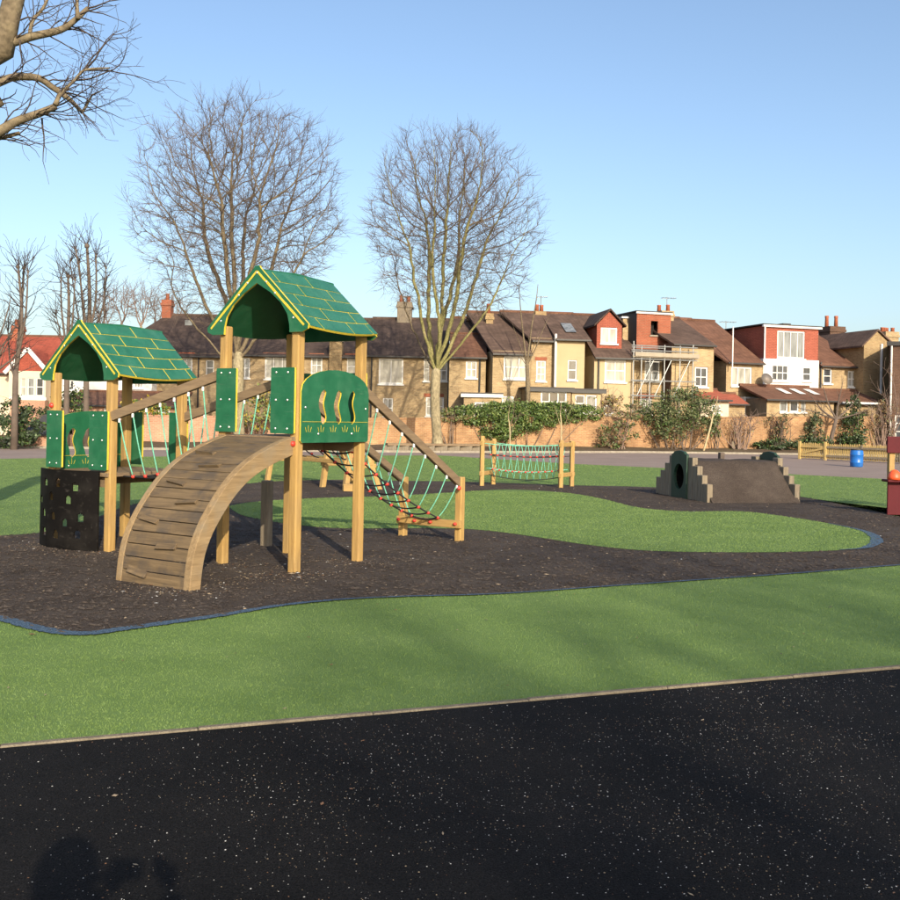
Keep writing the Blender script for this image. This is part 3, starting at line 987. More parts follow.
# --- arched ramp
prof = [Vector(q) for q in [(-1.41, -0.06), (-1.405, 0.0), (-1.385, 0.20), (-1.345, 0.38), (-1.25, 0.58), (-1.11, 0.77), (-0.94, 0.955), (-0.72, 1.12), (-0.43, 1.255), (-0.12, 1.355), (-0.04, 1.375)]]
pc = catmull(prof, 10)
cum = [0.0]
for a, b in zip(pc, pc[1:]):
    cum.append(cum[-1] + (b - a).length)
def pp(sv):
    sv = max(0, min(cum[-1] - 1e-6, sv))
    for i in range(len(pc) - 1):
        if cum[i + 1] >= sv:
            t = (sv - cum[i]) / (cum[i + 1] - cum[i])
            p = pc[i].lerp(pc[i + 1], t)
            d = (pc[i + 1] - pc[i]).normalized()
            return p, d, Vector((-d.y, d.x))
ramp = MB()
K = 26
for a0, a1 in ((-0.085, 0.0), (-0.985, -0.91)):
    o = len(ramp.v)
    for i in range(K + 1):
        p, d, n = pp(cum[-1] * i / K)
        th = 0.125 + 0.05 * (i / K)
        q = p - n * th
        up = p + n * 0.006
        ramp.v += [(a0, up.x, up.y), (a1, up.x, up.y), (a1, q.x, max(q.y, -0.08)), (a0, q.x, max(q.y, -0.08))]
    for i in range(K):
        for k in range(4):
            k2 = (k + 1) % 4
            ramp.f.append([o + 4 * i + k, o + 4 * i + k2, o + 4 * i + 4 + k2, o + 4 * i + 4 + k]); ramp.m.append(0)
    ramp.f.append([o, o + 1, o + 2, o + 3]); ramp.m.append(0)
    ramp.f.append([o + 4 * K + 3, o + 4 * K + 2, o + 4 * K + 1, o + 4 * K]); ramp.m.append(0)
ramp = ramp.build('ramp', 'ramp_beam', frame, local=True, bevel=0.006)
ramp['label'] = 'arched plank ramp with wedge footholds'
NP = 17
pl = (cum[-1] - 0.06) / NP
for i in range(NP):
    p0, d0, n0 = pp(0.06 + pl * i + 0.004)
    p1, d1, n1 = pp(0.06 + pl * (i + 1) - 0.004)
    j = R.uniform(-0.002, 0.002)
    A = [(-0.912, q.x, q.y) for q in (p0 + n0 * j, p1 + n1 * j, p1 - n1 * 0.036, p0 - n0 * 0.036)]
    B = [(-0.083, q.x, q.y) for q in (p0 + n0 * j, p1 + n1 * j, p1 - n1 * 0.036, p0 - n0 * 0.036)]
    MB().loft(A, B).build('plank', 'plank', ramp, local=True, bevel=0.004)
for sv, ac, tilt in ((0.16, -0.70, -9), (0.42, -0.37, 3), (0.66, -0.72, -8), (0.88, -0.36, 6), (1.10, -0.66, -9), (1.36, -0.42, 5), (1.60, -0.70, -4)):
    p, d, n = pp(sv)
    m = MB()
    hl = 0.125
    def q(a, s, h):
        ca, sa = math.cos(math.radians(tilt)), math.sin(math.radians(tilt))
        aa, ss = a * ca - s * sa, a * sa + s * ca
        w = p + d * ss + n * h
        return (ac + aa, w.x, w.y)
    m.add([q(-hl, -0.014, -0.005), q(hl, -0.014, -0.005), q(hl, 0.045, -0.005), q(-hl, 0.045, -0.005), q(-hl, -0.014, 0.034), q(hl, -0.014, 0.034), q(hl, 0.045, 0.006), q(-hl, 0.045, 0.006)],
          [(3, 2, 1, 0), (4, 5, 6, 7), (0, 1, 5, 4), (1, 2, 6, 5), (2, 3, 7, 6), (3, 0, 4, 7)])
    m.build('foothold', 'plank', ramp, local=True, bevel=0.004)
linst('cap', cap_me, ramp, frame_mat(Vector((0.001, -0.06, DA - 0.07)), *AX_R))

# --- ropes
def rope_pts(p0, p1, sag=0.0, n=7, side=Vector((0, 0, 0))):
    p0, p1 = Vector(p0), Vector(p1)
    return [p0.lerp(p1, t) + Vector((0, 0, -4 * sag * t * (1 - t))) + side * (4 * t * (1 - t)) for t in [i / n for i in range(n + 1)]]
ball_me = MB().ball((0, 0, 0), 0.027, 10, 6, sq=(1, 1, 0.8)).mesh('connector', ['red_plastic'])
ball_me.polygons.foreach_set('use_smooth', [True] * len(ball_me.polygons))
fer_me = MB().lathe([(0.013, -0.05), (0.014, -0.03), (0.014, 0.02)], (0, 0, 0), 8).mesh('ferrule', ['ferrule'])

def rope_run(name, label, rails, feet, nh, sag, up0, rail_mat, tie=0.35):
    """two wooden rails with rope hangers that carry two foot ropes between them"""
    root = MB()
    for (p0, p1) in rails:
        root.beam(p0, p1, 0.058, 0.105)
    root = root.build(name, rail_mat, frame, local=True, bevel=0.008)
    root['label'] = label
    fr = []
    for (f0, f1) in feet:
        pts = rope_pts(f0, f1, sag, 14)
        MB().tube(pts, 0.010, 6).build('rope', 'rope_black', root, local=True, smooth=True)
        fr.append(pts)
    def on(pts, t):
        x = t * (len(pts) - 1)
        i = min(int(x), len(pts) - 2)
        return pts[i].lerp(pts[i + 1], x - i)
    for k, ((p0, p1), pts) in enumerate(zip(rails, fr)):
        for i in range(nh):
            t = (i + 0.55) / nh
            tt = min(0.98, max(0.02, t * 0.96 + 0.03))
            a = Vector(p0).lerp(Vector(p1), t) + Vector((0, 0, -0.05))
            b = on(pts, tt)
            MB().tube(rope_pts(a, b, 0.05, 8), 0.0075, 6).build('rope', 'rope_green', root, local=True, smooth=True)
            linst('ferrule', fer_me, root, Matrix.Translation(a))
            linst('connector', ball_me, root, Matrix.Translation(b))
    for i in range(nh):
        tt = min(0.98, max(0.02, (i + 0.55) / nh * 0.96 + 0.03))
        MB().tube(rope_pts(on(fr[0], tt), on(fr[1], min(1, tt)), 0.03, 5), 0.010, 6).build('rope', 'rope_black', root, local=True, smooth=True)
    return root
rope_run('rope_bridge', 'rope bridge with wooden handrails between the towers',
         [((BA + 0.03, BB - 0.02, 1.545), (-1.0, -0.02, 2.03)), ((BA + 0.03, BB + SV + 0.02, 1.545), (-1.0, SV + 0.02, 2.03))],
         [((BA + 0.05, BB + 0.14, DB - 0.04), (-1.04, 0.14, DA - 0.05)), ((BA + 0.05, BB + 0.91, DB - 0.04), (-1.04, 0.91, DA - 0.05))], 8, 0.13, 0, 'rail_x')
NB = 3.32
post(-0.07, NB, -0.1, 0.84)
post(-0.96, NB, -0.1, 0.80)
net = rope_run('climbing_net', 'sloping rope net between wooden rails behind the tall tower',
         [((-0.04, SV - 0.02, 1.96), (-0.07, NB + 0.03, 0.73)), ((-0.98, SV - 0.02, 1.96), (-0.96, NB + 0.03, 0.73))],
         [((-0.3, SV + 0.08, DA - 0.06), (-0.33, NB, 0.26)), ((-0.74, SV + 0.08, DA - 0.06), (-0.74, NB, 0.26))], 9, 0.10, 0, 'rail_y')
MB().beam((-1.0, NB - 0.08, 0.23), (0.0, NB - 0.08, 0.23), 0.05, 0.10).build('crossbar', 'wood_x', net, local=True, bevel=0.008)
for x in (-0.07, -0.45, -0.7, -0.96):
    linst('connector', ball_me, net, Matrix.Translation((x, NB - 0.115, 0.235)))
linst('cap', cap_me, net, frame_mat(Vector((-0.02, NB - 0.12, 0.70)), *AX_R))
# short props below the bridge
post(-1.62, 1.36, -0.1, 0.80, 0.11, mat='timber_grey')

# ================================================================== OTHER PLAY EQUIPMENT
# --- free-standing V net on two pairs of posts
p_fl, p_fr, p_bl, p_br = gp(481.5, 486), gp(560.5, 488), gp(493, 484.5), gp(571.5, 486.5)
vn = thing('rope_net_walk', 'rope net slung between four wooden posts beyond the turf island', 'rope net', p_fl)
def wpost(p, h, w, root, mat='wood_z', rz=0.25):
    m = MB()
    q = Matrix.Rotation(rz, 4, 'Z')
    vs = MB().box((-w / 2, -w / 2, -0.1), (w / 2, w / 2, h))
    m.add([Vector((p.x, p.y, 0)) + q @ Vector(v) for v in vs.v], vs.f)
    return m.build('post', mat, root, bevel=0.012)
for p, h in ((p_fl, 1.19), (p_fr, 1.13), (p_bl, 1.12), (p_br, 1.10)):
    wpost(p, h, 0.098, vn)
for a, b in ((p_fl, p_bl), (p_fr, p_br)):
    d = (b - a).normalized()
    for z in (1.02, 0.30):
        MB().beam(a - d * 0.08 + Vector((0, 0, z)), b + d * 0.14 + Vector((0, 0, z)), 0.06, 0.10).build('crossbar', 'wood_x', vn, bevel=0.008)
mid_l, mid_r = p_fl.lerp(p_bl, 0.5), p_fr.lerp(p_br, 0.5)
lines = []
for (a, b, z, sg) in ((p_fl, p_fr, 1.02, 0.05), (p_bl, p_br, 1.02, 0.06), (p_fl.lerp(mid_l, .4), p_fr.lerp(mid_r, .4), 0.76, 0.05), (p_bl.lerp(mid_l, .4), p_br.lerp(mid_r, .4), 0.74, 0.05), (p_fl.lerp(mid_l, .75), p_fr.lerp(mid_r, .75), 0.42, 0.08), (p_bl.lerp(mid_l, .75), p_br.lerp(mid_r, .75), 0.42, 0.08), (mid_l, mid_r, 0.27, 0.12)):
    pts = rope_pts(a + Vector((0, 0, z)), b + Vector((0, 0, z)), sg, 10)
    lines.append(pts)
    MB().tube(pts, 0.010, 5).build('rope', 'rope_black' if z in (0.74, 0.76, 0.27) else 'rope_green', vn, smooth=True)
for k in range(1, 12):
    t = k / 12
    def on(pts):
        x = t * (len(pts) - 1); i = min(int(x), len(pts) - 2)
        return pts[i].lerp(pts[i + 1], x - i)
    for side in (0, 1):
        ch = [on(lines[side]), on(lines[2 + side]), on(lines[4 + side]), on(lines[6])]
        MB().tube(ch, 0.008, 5).build('rope', 'rope_green', vn, smooth=True)
        for c in ch[1:3]:
            inst('connector', ball_me, vn, Matrix.Translation(c) @ Matrix.Scale(1.1, 4))

# --- low trestle of slanted timber legs and beams behind the tower
tr = thing('balance_trestle', 'low timber trestle with slanted legs seen beneath the tall tower', 'climbing trestle', gp(346, 491))
fe1, fe2 = gp(345, 491), gp(267, 481)
ax = (fe2 - fe1).normalized(); sd = Vector((-ax.y, ax.x, 0))
if sd.y < 0: sd = -sd
for base, hh in ((fe1, 1.02), (fe1 + ax * 1.1 + sd * .1, 0.95), (fe2, 0.9)):
    inn = base - ax * 0.0 + sd * 0.9
    tops = base + sd * 0.45 - ax * 0.0
    for f, k in ((base, 1), (inn, -1)):
        MB().beam(f + Vector((0, 0, -0.05)), f + sd * 0.3 * k + ax * 0.25 + Vector((0, 0, hh)), 0.11, 0.11, up=ax).build('leg', 'wood_z', tr, bevel=0.01)
    MB().beam(base + sd * 0.05 + ax * .12 + Vector((0, 0, 0.52)), inn - sd * 0.05 + ax * .12 + Vector((0, 0, 0.52)), 0.09, 0.09).build('crossbar', 'wood_x', tr, bevel=0.01)
for off, z0, z1 in ((0.3, 0.98, 0.88), (0.6, 1.0, 0.86), (0.12, 0.60, 0.60), (0.8, 0.60, 0.58)):
    MB().beam(fe1 + sd * off + ax * .15 + Vector((0, 0, z0)), fe2 + sd * off + ax * .15 + Vector((0, 0, z1)), 0.10, 0.09).build('beam', 'wood_x', tr, bevel=0.01)
MB().box((fe1.x - 0.02, fe1.y - 0.16, -0.02), (fe1.x + 0.2, fe1.y + 0.02, 0.16)).build('foot_block', 'wood_x', tr, bevel=0.01)
for k in range(5):
    t = 0.12 + k * 0.17
    c = fe1.lerp(fe2, t) + ax * .15
    MB().tube(rope_pts(c + sd * .3 + Vector((0, 0, 0.93 - .1 * t)), c + sd * .8 + Vector((0, 0, 0.6)), 0.06, 6), 0.014, 5).build('rope', 'rope_black', tr, smooth=True)
    inst('connector', ball_me, tr, Matrix.Translation(c + sd * .55 + Vector((0, 0, 0.70))) @ Matrix.Scale(1.3, 4))

# --- rubber covered mound with a tunnel, stepped timber ends
E0 = Vector((5.23, 20.0, 0)); tax = Vector((0.976, 0.22, 0)).normalized(); tfc = Vector((-tax.y, tax.x, 0))
TL, FW = 1.95, 2.45
mound = thing('tunnel_mound', 'brown rubber play mound with stepped timber ends and a round tunnel opening', 'play tunnel', E0 + tax * TL / 2 + tfc * FW / 2, math.atan2(tax.y, tax.x))
def ml(x, y, z):              # along the tunnel, across, up (local)
    return (x - TL / 2, y - FW / 2, z)
hts = [0.37, 0.54, 0.71, 0.88]
tw = 0.222
def mz(y):
    y = min(y, FW - y)
    return max(0.0, min(0.82, 0.10 + y * 0.95)) if y > 0.0 else 0
m = MB()
ys = [0.0, 0.06, 0.2, 0.4, 0.6, 0.74, 0.8, FW / 2, FW - 0.8, FW - 0.74, FW - 0.6, FW - 0.4, FW - 0.2, FW - 0.06, FW]
nx = 14
for ix in range(nx + 1):
    x = TL * ix / nx
    for y in ys:
        z = mz(y) + 0.02 * math.sin(x * 5.1 + y * 3.3) * (0.3 + min(y, FW - y)) * math.sin(math.pi * ix / nx)
        m.v.append(ml(x, y - 0.12 * (y == 0) + 0.12 * (y == FW), max(z, 0) if 0 < y < FW else 0.0))
k = len(ys)
for ix in range(nx):
    for j in range(k - 1):
        m.f.append([ix * k + j, (ix + 1) * k + j, (ix + 1) * k + j + 1, ix * k + j + 1]); m.m.append(0)
m.build('mound', 'mulch', mound, smooth=True, local=True)
for xe, sg in ((0.0, -1), (TL, 1)):
    for j in range(4):
        for y in (j * tw, FW - (j + 1) * tw):
            mm = MB().box(ml(xe - 0.06, y + 0.004, -0.1), ml(xe + 0.06, y + tw - 0.004, hts[j] + R.uniform(-.008, .008)))
            mm.build('timber', 'timber_grey', mound, bevel=0.012, local=True)
    pw = FW - 8 * tw
    out = [(-.02, 0), (pw + .02, 0), (pw + .02, 0.92), (pw - .06, 0.94), (pw - .12, 0.985), (pw / 2, 1.01), (.12, 0.985), (.06, 0.94), (-.02, 0.92)]
    hole = [(pw / 2 + 0.24 * math.cos(a), 0.46 + 0.27 * math.sin(a)) for a in [2 * math.pi * q / 20 for q in range(20)]]
    me = holed_prism(out, [hole], 0.06, ('dark_green_panel', 'dark_green_panel'))
    inst('tunnel_panel', me, mound, WM[mound.name] @ frame_mat(Vector(ml(xe + sg * 0.07, 4 * tw, 0)), Vector((0, 1, 0)), Vector((0, 0, 1)), Vector((1, 0, 0))))
m = MB()
n = 18
for xx in (-0.02, TL + 0.02):
    for q in range(n):
        a = 2 * math.pi * q / n
        m.v.append(ml(xx, FW / 2 + 0.27 * math.cos(a), 0.46 + 0.29 * math.sin(a)))
for q in range(n):
    m.f.append([q, (q + 1) % n, n + (q + 1) % n, n + q]); m.m.append(0)
m.build('tunnel_pipe', 'hdpe_black', mound, smooth=True, local=True)
MB().box(ml(0.9, 1.3, 0.8), ml(1.0, 1.42, 0.97)).build('peg', 'bark_dark', mound, local=True, bevel=.01)

# --- dark red play counter at the right edge
pcn = gp(884, 515)
ph = thing('play_shop', 'dark red play shop with wooden posts and counter at the right edge', 'play house', pcn)
def pb(name, x0, y0, z0, x1, y1, z1, mat, bev=0.01):
    return MB().box((x0, y0, z0), (x1, y1, z1)).build(name, mat, ph, bevel=bev, local=True)
sh = pb('front_panel', 0.06, 0.0, 0.0, 1.7, 0.04, 0.60, 'maroon')
pb('side_panel', 1.66, 0.04, 0.0, 1.70, 1.0, 0.60, 'maroon')
pb('counter', 0.0, -0.14, 0.60, 1.75, 0.14, 0.645, 'maroon')
pb('post', 0.10, 0.05, 0.645, 0.20, 0.15, 1.42, 'wood_z')
pb('post', 1.5, 0.05, 0.645, 1.6, 0.15, 1.42, 'wood_z')
pb('post', 0.75, 0.9, 0.0, 0.85, 1.0, 1.42, 'wood_z')
pb('post', 1.5, 0.9, 0.0, 1.6, 1.0, 1.42, 'wood_z')
pb('header', 0.04, 0.0, 1.12, 1.7, 0.045, 1.42, 'maroon')
MB().lathe([(0.12, 0.0), (0.118, 0.05), (0.10, 0.11), (0.06, 0.16), (0.02, 0.178)], (0.15, -0.06, 0.645), 16).build('finial', 'orange_plastic', ph, smooth=True, local=True)

# --- blue barrel
bp_ = gp(856.5, 467)
br = thing('barrel', 'bright blue plastic barrel standing before the picket fence', 'barrel', bp_)
MB().lathe([(0.20, 0.0), (0.235, 0.03), (0.24, 0.16), (0.255, 0.18), (0.24, 0.20), (0.245, 0.46), (0.26, 0.48), (0.245, 0.50), (0.238, 0.62), (0.21, 0.66)], (0, 0, 0), 22).build('body', 'barrel_blue', br, smooth=True, local=True)
MB().lathe([(0.222, 0.655), (0.228, 0.66), (0.228, 0.70), (0.2, 0.705), (0.198, 0.672), (0.05, 0.67)], (0, 0, 0), 22).build('rim', 'gutter', br, local=True)

# --- picket fence with a gate
f0 = gp(799.5, 459)
f1 = f0 + Vector((0.83, -0.98, 0)) * 1.0
f2 = f0 + Vector((0.64, -0.768, 0)) * 10
pf = thing('picket_fence', 'pale timber picket fence beside the path on the right', 'fence', f1)
pg = thing('picket_gate', 'pale diagonal braced picket gate at the end of the fence', 'gate', f0)
pk_me = MB().loft([(-0.037, -0.01, 0.06), (0.037, -0.01, 0.06), (0.037, -0.01, 0.84), (0.0, -0.01, 0.90), (-0.037, -0.01, 0.84)], [(-0.037, 0.01, 0.06), (0.037, 0.01, 0.06), (0.037, 0.01, 0.84), (0.0, 0.01, 0.90), (-0.037, 0.01, 0.84)]).mesh('picket', ['pale_wood'])
bm = bmesh.new(); bm.from_mesh(pk_me); bmesh.ops.recalc_face_normals(bm, faces=bm.faces); bm.to_mesh(pk_me); bm.free()
def fence_run(root, a, b, gap, gate):
    d = (b - a); L = d.length; d = d / L
    rz = math.atan2(d.y, d.x)
    nrm = Vector((-d.y, d.x, 0))
    if nrm.y < 0: nrm = -nrm                               # the far side, away from the path
    n = int(L / gap)
    for i in range(n + 1):
        p = a + d * (L * i / n) + nrm * 0.05
        inst('picket', pk_me, root, Matrix.Translation(p + Vector((0, 0, R.uniform(-.01, .01)))) @ Matrix.Rotation(rz + R.uniform(-.03, .03), 4, 'Z') @ Matrix.Scale(R.uniform(.84, .89), 4, (0, 0, 1)))
    for z in (0.20, 0.60):
        MB().beam(a + Vector((0, 0, z)), b + Vector((0, 0, z)), 0.05, 0.09).build('rail', 'pale_wood' if gate else 'timber_grey', root)
    if gate:
        MB().beam(a + Vector((0, 0, 0.26)) - nrm * .01, b + Vector((0, 0, 0.56)) - nrm * .01, 0.045, 0.08).build('brace', 'pale_wood', root)
        for p in (a, b):
            MB().beam(p + Vector((0, 0, -0.05)), p + Vector((0, 0, 0.84)), 0.11, 0.11, up=d).build('post', 'pale_wood', root, bevel=.01)
    else:
        k = int(L / 1.5)
        for i in range(1, k + 1):
            p = a + d * (L * i / k)
            MB().beam(p + Vector((0, 0, -0.05)), p + Vector((0, 0, 0.74)), 0.09, 0.09, up=d).build('post', 'timber_grey', root, bevel=.01)
fence_run(pg, f0, f1, 0.105, True)
fence_run(pf, f1, f2, 0.105, False)

# ================================================================== GARDEN WALL AND BED
wall_base = lambda X: 51.0 + 0.28 * X
def wall_run(name, label, xa, xb, ha, hb, mat, cop=True, th=0.23):
    a, b = Vector((xa, wall_base(xa), 0)), Vector((xb, wall_base(xb), 0))
    d = (b - a).normalized()
    t = thing(name, label, 'wall', a, math.atan2(d.y, d.x))
    L = (b - a).length
    m = MB()
    n = max(1, int(L / 4))
    lo = [(L * i / n, 0, 0) for i in range(n + 1)]
    hi = [(L * i / n, 0, ha + (hb - ha) * i / n + R.uniform(-.02, .02)) for i in range(n + 1)]
    for i in range(n):
        A = [lo[i], lo[i + 1], hi[i + 1], hi[i]]
        B = [(q[0], th, q[2]) for q in A]
        m.loft(A, B)
    m.build('wall_face', mat, t, local=True)
    if cop:
        for i in range(n):
            p, q = Vector(hi[i]), Vector(hi[i + 1])
            MB().beam(p + Vector((0.01, th / 2, 0.035)), q + Vector((-0.01, th / 2, 0.035)), th + 0.05, 0.07).build('coping', 'brick_pink' if mat == 'brick_pink' else 'brick_wall', t, local=True)
    k = int(L / 5.5)
    for i in range(1, k):
        x = L * i / k
        h = ha + (hb - ha) * x / L
        MB().box((x - 0.17, -0.07, 0), (x + 0.17, 0.0, h - 0.12)).build('pier', mat, t, local=True)
    return t
wall_run('garden_wall', 'pinkish brick garden wall seen behind the rope bridge on the left', -17.0, -5.6, 1.42, 1.45, 'brick_pink')
wall_run('garden_wall', 'long orange brick garden wall behind the rope net and bushes', -5.55, 24.5, 1.45, 2.1, 'brick_wall')

# raised earth bed in front of the wall
m = MB()
bx = [-17 + i * 1.0 for i in range(0, 44)]
for x in bx:
    yb = wall_base(x) - 0.02
    yf = yb - 2.6
    for f, z in ((0, 0.02), (0.25, 0.12), (0.6, 0.17), (1.0, 0.22)):
        m.v.append((x, yf + (yb - yf) * f, z + (0.03 * math.sin(x * 2.1 + f * 7) if f else 0)))
for i in range(len(bx) - 1):
    for j in range(3):
        m.f.append([i * 4 + j, (i + 1) * 4 + j, (i + 1) * 4 + j + 1, i * 4 + j + 1]); m.m.append(0)
tag(m.build('earth_bed', 'soil', smooth=True), kind='structure')

# ================================================================== HOUSES
class Row:
    def __init__(s, y0, slope):
        ang = math.atan(slope)
        s.ang = ang
        s.o = Vector((0, y0, 0))
        s.e = Vector((math.cos(ang), math.sin(ang), 0))
        s.b = Vector((-math.sin(ang), math.cos(ang), 0))
    def hit(s, px, py, t):
        x, k = ray(px, py)
        d = Vector((x, 1, 0))
        kk = (t + s.o.dot(s.b)) / d.dot(s.b)
        p = d * kk
        return (p - s.o).dot(s.e), HC + k * kk
RIGHT_A = Row(54.6, 0.15)
RIGHT_B = Row(54.0, 0.3)
LEFT = Row(59.0, 0.0)

class House:
    def __init__(s, row, name, label, pxc, group='terraced houses behind the garden wall', cat='house'):
        s.row = row
        s.s0, _ = row.hit(pxc, 420, 0)
        s.root = thing(name, label, cat, row.o + row.e * s.s0, row.ang, group)
    def X(s, px, py, t):
        return s.row.hit(px, py, t)[0] - s.s0
    def Z(s, px, py, t):
        return s.row.hit(px, py, t)[1]
    def vol(s, x0, x1, ytop, t, depth, wins=(), mat='brick_stock', ybot=None, ztop=None, name='wall', sides=None):
        """box of masonry, its front pierced for windows; x in pixels of the survey photo"""
        ym = ytop if ytop is not None else 380
        a, b = s.X(x0, ym, t), s.X(x1, ym, t)
        z1 = ztop if ztop is not None else s.Z((x0 + x1) / 2, ytop, t)
        z0 = 0.0 if ybot is None else s.Z((x0 + x1) / 2, ybot, t)
        ops = []
        for w in wins:
            wx0, wx1, wy0, wy1 = w[:4]
            ops.append((s.X(wx0, wy0, t), s.X(wx1, wy0, t), s.Z((wx0 + wx1) / 2, wy1, t), s.Z((wx0 + wx1) / 2, wy0, t)))
        xs = sorted({a, b, *[q for o in ops for q in o[:2]]})
        zs = sorted({z0, z1, *[q for o in ops for q in o[2:]]})
        m = MB()
        rv = 0.14
        for i in range(len(xs) - 1):
            for j in range(len(zs) - 1):
                cx, cz = (xs[i] + xs[i + 1]) / 2, (zs[j] + zs[j + 1]) / 2
                if any(o[0] < cx < o[1] and o[2] < cz < o[3] for o in ops) or not (a < cx < b and z0 < cz < z1):
                    continue
                m.add([(xs[i], t, zs[j]), (xs[i + 1], t, zs[j]), (xs[i + 1], t, zs[j + 1]), (xs[i], t, zs[j + 1])], [(0, 1, 2, 3)])
        for o in ops:
            q = [(o[0], o[2]), (o[1], o[2]), (o[1], o[3]), (o[0], o[3])]
            for k in range(4):
                p0, p1 = q[k], q[(k + 1) % 4]
                m.add([(p0[0], t, p0[1]), (p0[0], t + rv, p0[1]), (p1[0], t + rv, p1[1]), (p1[0], t, p1[1])], [(0, 1, 2, 3)])
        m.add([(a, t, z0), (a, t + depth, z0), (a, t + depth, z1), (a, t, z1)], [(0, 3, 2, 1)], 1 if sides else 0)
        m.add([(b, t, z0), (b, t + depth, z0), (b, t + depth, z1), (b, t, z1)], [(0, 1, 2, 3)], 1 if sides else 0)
        m.add([(a, t + depth, z0), (b, t + depth, z0), (b, t + depth, z1), (a, t + depth, z1)], [(3, 2, 1, 0)])
        m.add([(a, t, z1), (b, t, z1), (b, t + depth, z1), (a, t + depth, z1)], [(0, 1, 2, 3)])
        m.build(name, [mat, sides] if sides else mat, s.root, local=True, fix=False)
        for w, o in zip(wins, ops):
            s.window(o, t, *(w[4:]))
        return a, b, z0, z1
    def window(s, o, t, style='sash', pane='glass_mid', cols=2, rows=2, sill=True):
        x0, x1, z0, z1 = o
        if style == 'void':
            MB().box((x0, t + 0.5, z0), (x1, t + 0.52, z1)).build('opening', 'void', s.root, local=True)
            return
        m = MB()
        fw = min(0.085, (x1 - x0) * 0.12)
        y0, y1 = t + 0.045, t + 0.11
        m.box((x0, y0, z0), (x0 + fw, y1, z1)).box((x1 - fw, y0, z0), (x1, y1, z1))
        m.box((x0 + fw, y0, z0), (x1 - fw, y1, z0 + fw)).box((x0 + fw, y0, z1 - fw), (x1 - fw, y1, z1))
        bw = 0.05
        for i in range(1, cols):
            c = x0 + (x1 - x0) * i / cols
            m.box((c - bw / 2, y0 + 0.006, z0 + fw), (c + bw / 2, y1 - .006, z1 - fw))
        for j in range(1, rows):
            c = z0 + (z1 - z0) * (j / rows if style != 'fan' else 0.7)
            m.box((x0 + fw, y0 + 0.012, c - bw / 2), (x1 - fw, y1 - 0.012, c + bw / 2))
        f = m.build('door' if style == 'door' else 'window', 'white_paint', s.root, local=True)
        MB().add([(x0, t + 0.09, z0), (x1, t + 0.09, z0), (x1, t + 0.09, z1), (x0, t + 0.09, z1)], [(0, 1, 2, 3)])
        p = MB()
        p.add([(x0 + fw * .5, t + 0.085, z0 + fw * .5), (x1 - fw * .5, t + 0.085, z0 + fw * .5), (x1 - fw * .5, t + 0.085, z1 - fw * .5), (x0 + fw * .5, t + 0.085, z1 - fw * .5)], [(0, 1, 2, 3)])
        p.build('pane', pane, f, local=True, fix=False)
        if sill:
            MB().box((x0 - 0.06, t - 0.09, z0 - 0.09), (x1 + 0.06, t + 0.045, z0 - 0.003)).build('sill', 'white_paint', f, local=True)
    def slope(s, x0, x1, yeave, t, yridge, run, mat='tile_brown', over=0.22, back=True, name='roof', dx=(0, 0), gut=True):
        """tiled pitch rising away from the viewer, with its back pitch, verges and gutter"""
        xm = (x0 + x1) / 2
        ze = s.Z(xm, yeave, t)
        zr = s.Z(xm, yridge, t + run)
        a, b = s.X(x0, yeave, t), s.X(x1, yeave, t)
        k = over / run
        z0 = ze - (zr - ze) * k
        th = 0.12
        P = lambda x, y, z: (x, y, z)
        ra, rb = a + dx[0], b + dx[1]
        m = MB()
        A = [P(a, t - over, z0), P(b, t - over, z0), P(rb, t + run, zr), P(ra, t + run, zr)]
        B = [(q[0], q[1], q[2] - th) for q in A]
        m.loft(A, B)
        if back:
            A = [P(ra, t + run, zr), P(rb, t + run, zr), P(b, t + run * 2, ze), P(a, t + run * 2, ze)]
            B = [(q[0], q[1], q[2] - th) for q in A]
            m.loft(A, B)
        r = m.build(name, mat, s.root, local=True)
        if back and not dx[0] and not dx[1]:
            m = MB()
            for xx in (a + 0.04, b - 0.04):
                m.add([(xx, t, ze - th - .002), (xx, t + run, zr - th - .002), (xx, t + run * 2, ze - th - .002)], [(0, 1, 2)])
            m.build('gable_wall', 'brick_stock_dark', s.root, local=True, fix=False)
        MB().tube([(ra, t + run, zr + 0.02), (rb, t + run, zr + 0.02)], 0.09, 6).build('ridge_tile', 'tile_russet' if mat != 'tile_dark' else 'tile_brown', r, local=True)
        if gut:
            MB().beam((a, t - over - 0.05, z0 - 0.06), (b, t - over - 0.05, z0 - 0.06), 0.10, 0.09).build('gutter', 'gutter', r, local=True)
        return r
    def flat(s, x0, x1, ytop, t, depth, over=0.12, mat='felt', fascia='white_paint', th=0.18):
        a, b = s.X(x0, ytop, t), s.X(x1, ytop, t)
        z = s.Z((x0 + x1) / 2, ytop, t)
        r = MB().box((a - over, t - over, z + 0.002), (b + over, t + depth, z + 0.07)).build('flat_roof', mat, s.root, local=True)
        MB().box((a - over + .01, t - over - 0.02, z - th + .004), (b + over - .01, t - 0.005, z - 0.002)).build('fascia', fascia, r, local=True)
    def chimney(s, x0, x1, ytop, ybot, t, depth=0.9, pots=2, mat='brick_stock_dark', potmat='terracotta', poth=0.42):
        xm = (x0 + x1) / 2
        a, b = s.X(x0, ytop, t), s.X(x1, ytop, t)
        z1, z0 = s.Z(xm, ytop, t), s.Z(xm, ybot, t)
        z1 -= poth if pots else 0
        m = MB().box((a, t, z0), (b, t + depth, z1 - 0.36))
        w = 0.06
        m.box((a - w, t - w, z1 - 0.36), (b + w, t + depth + w, z1 - 0.2)).box((a - .02, t - .02, z1 - 0.2), (b + .02, t + depth + .02, z1))
        c = m.build('chimney', mat, s.root, local=True)
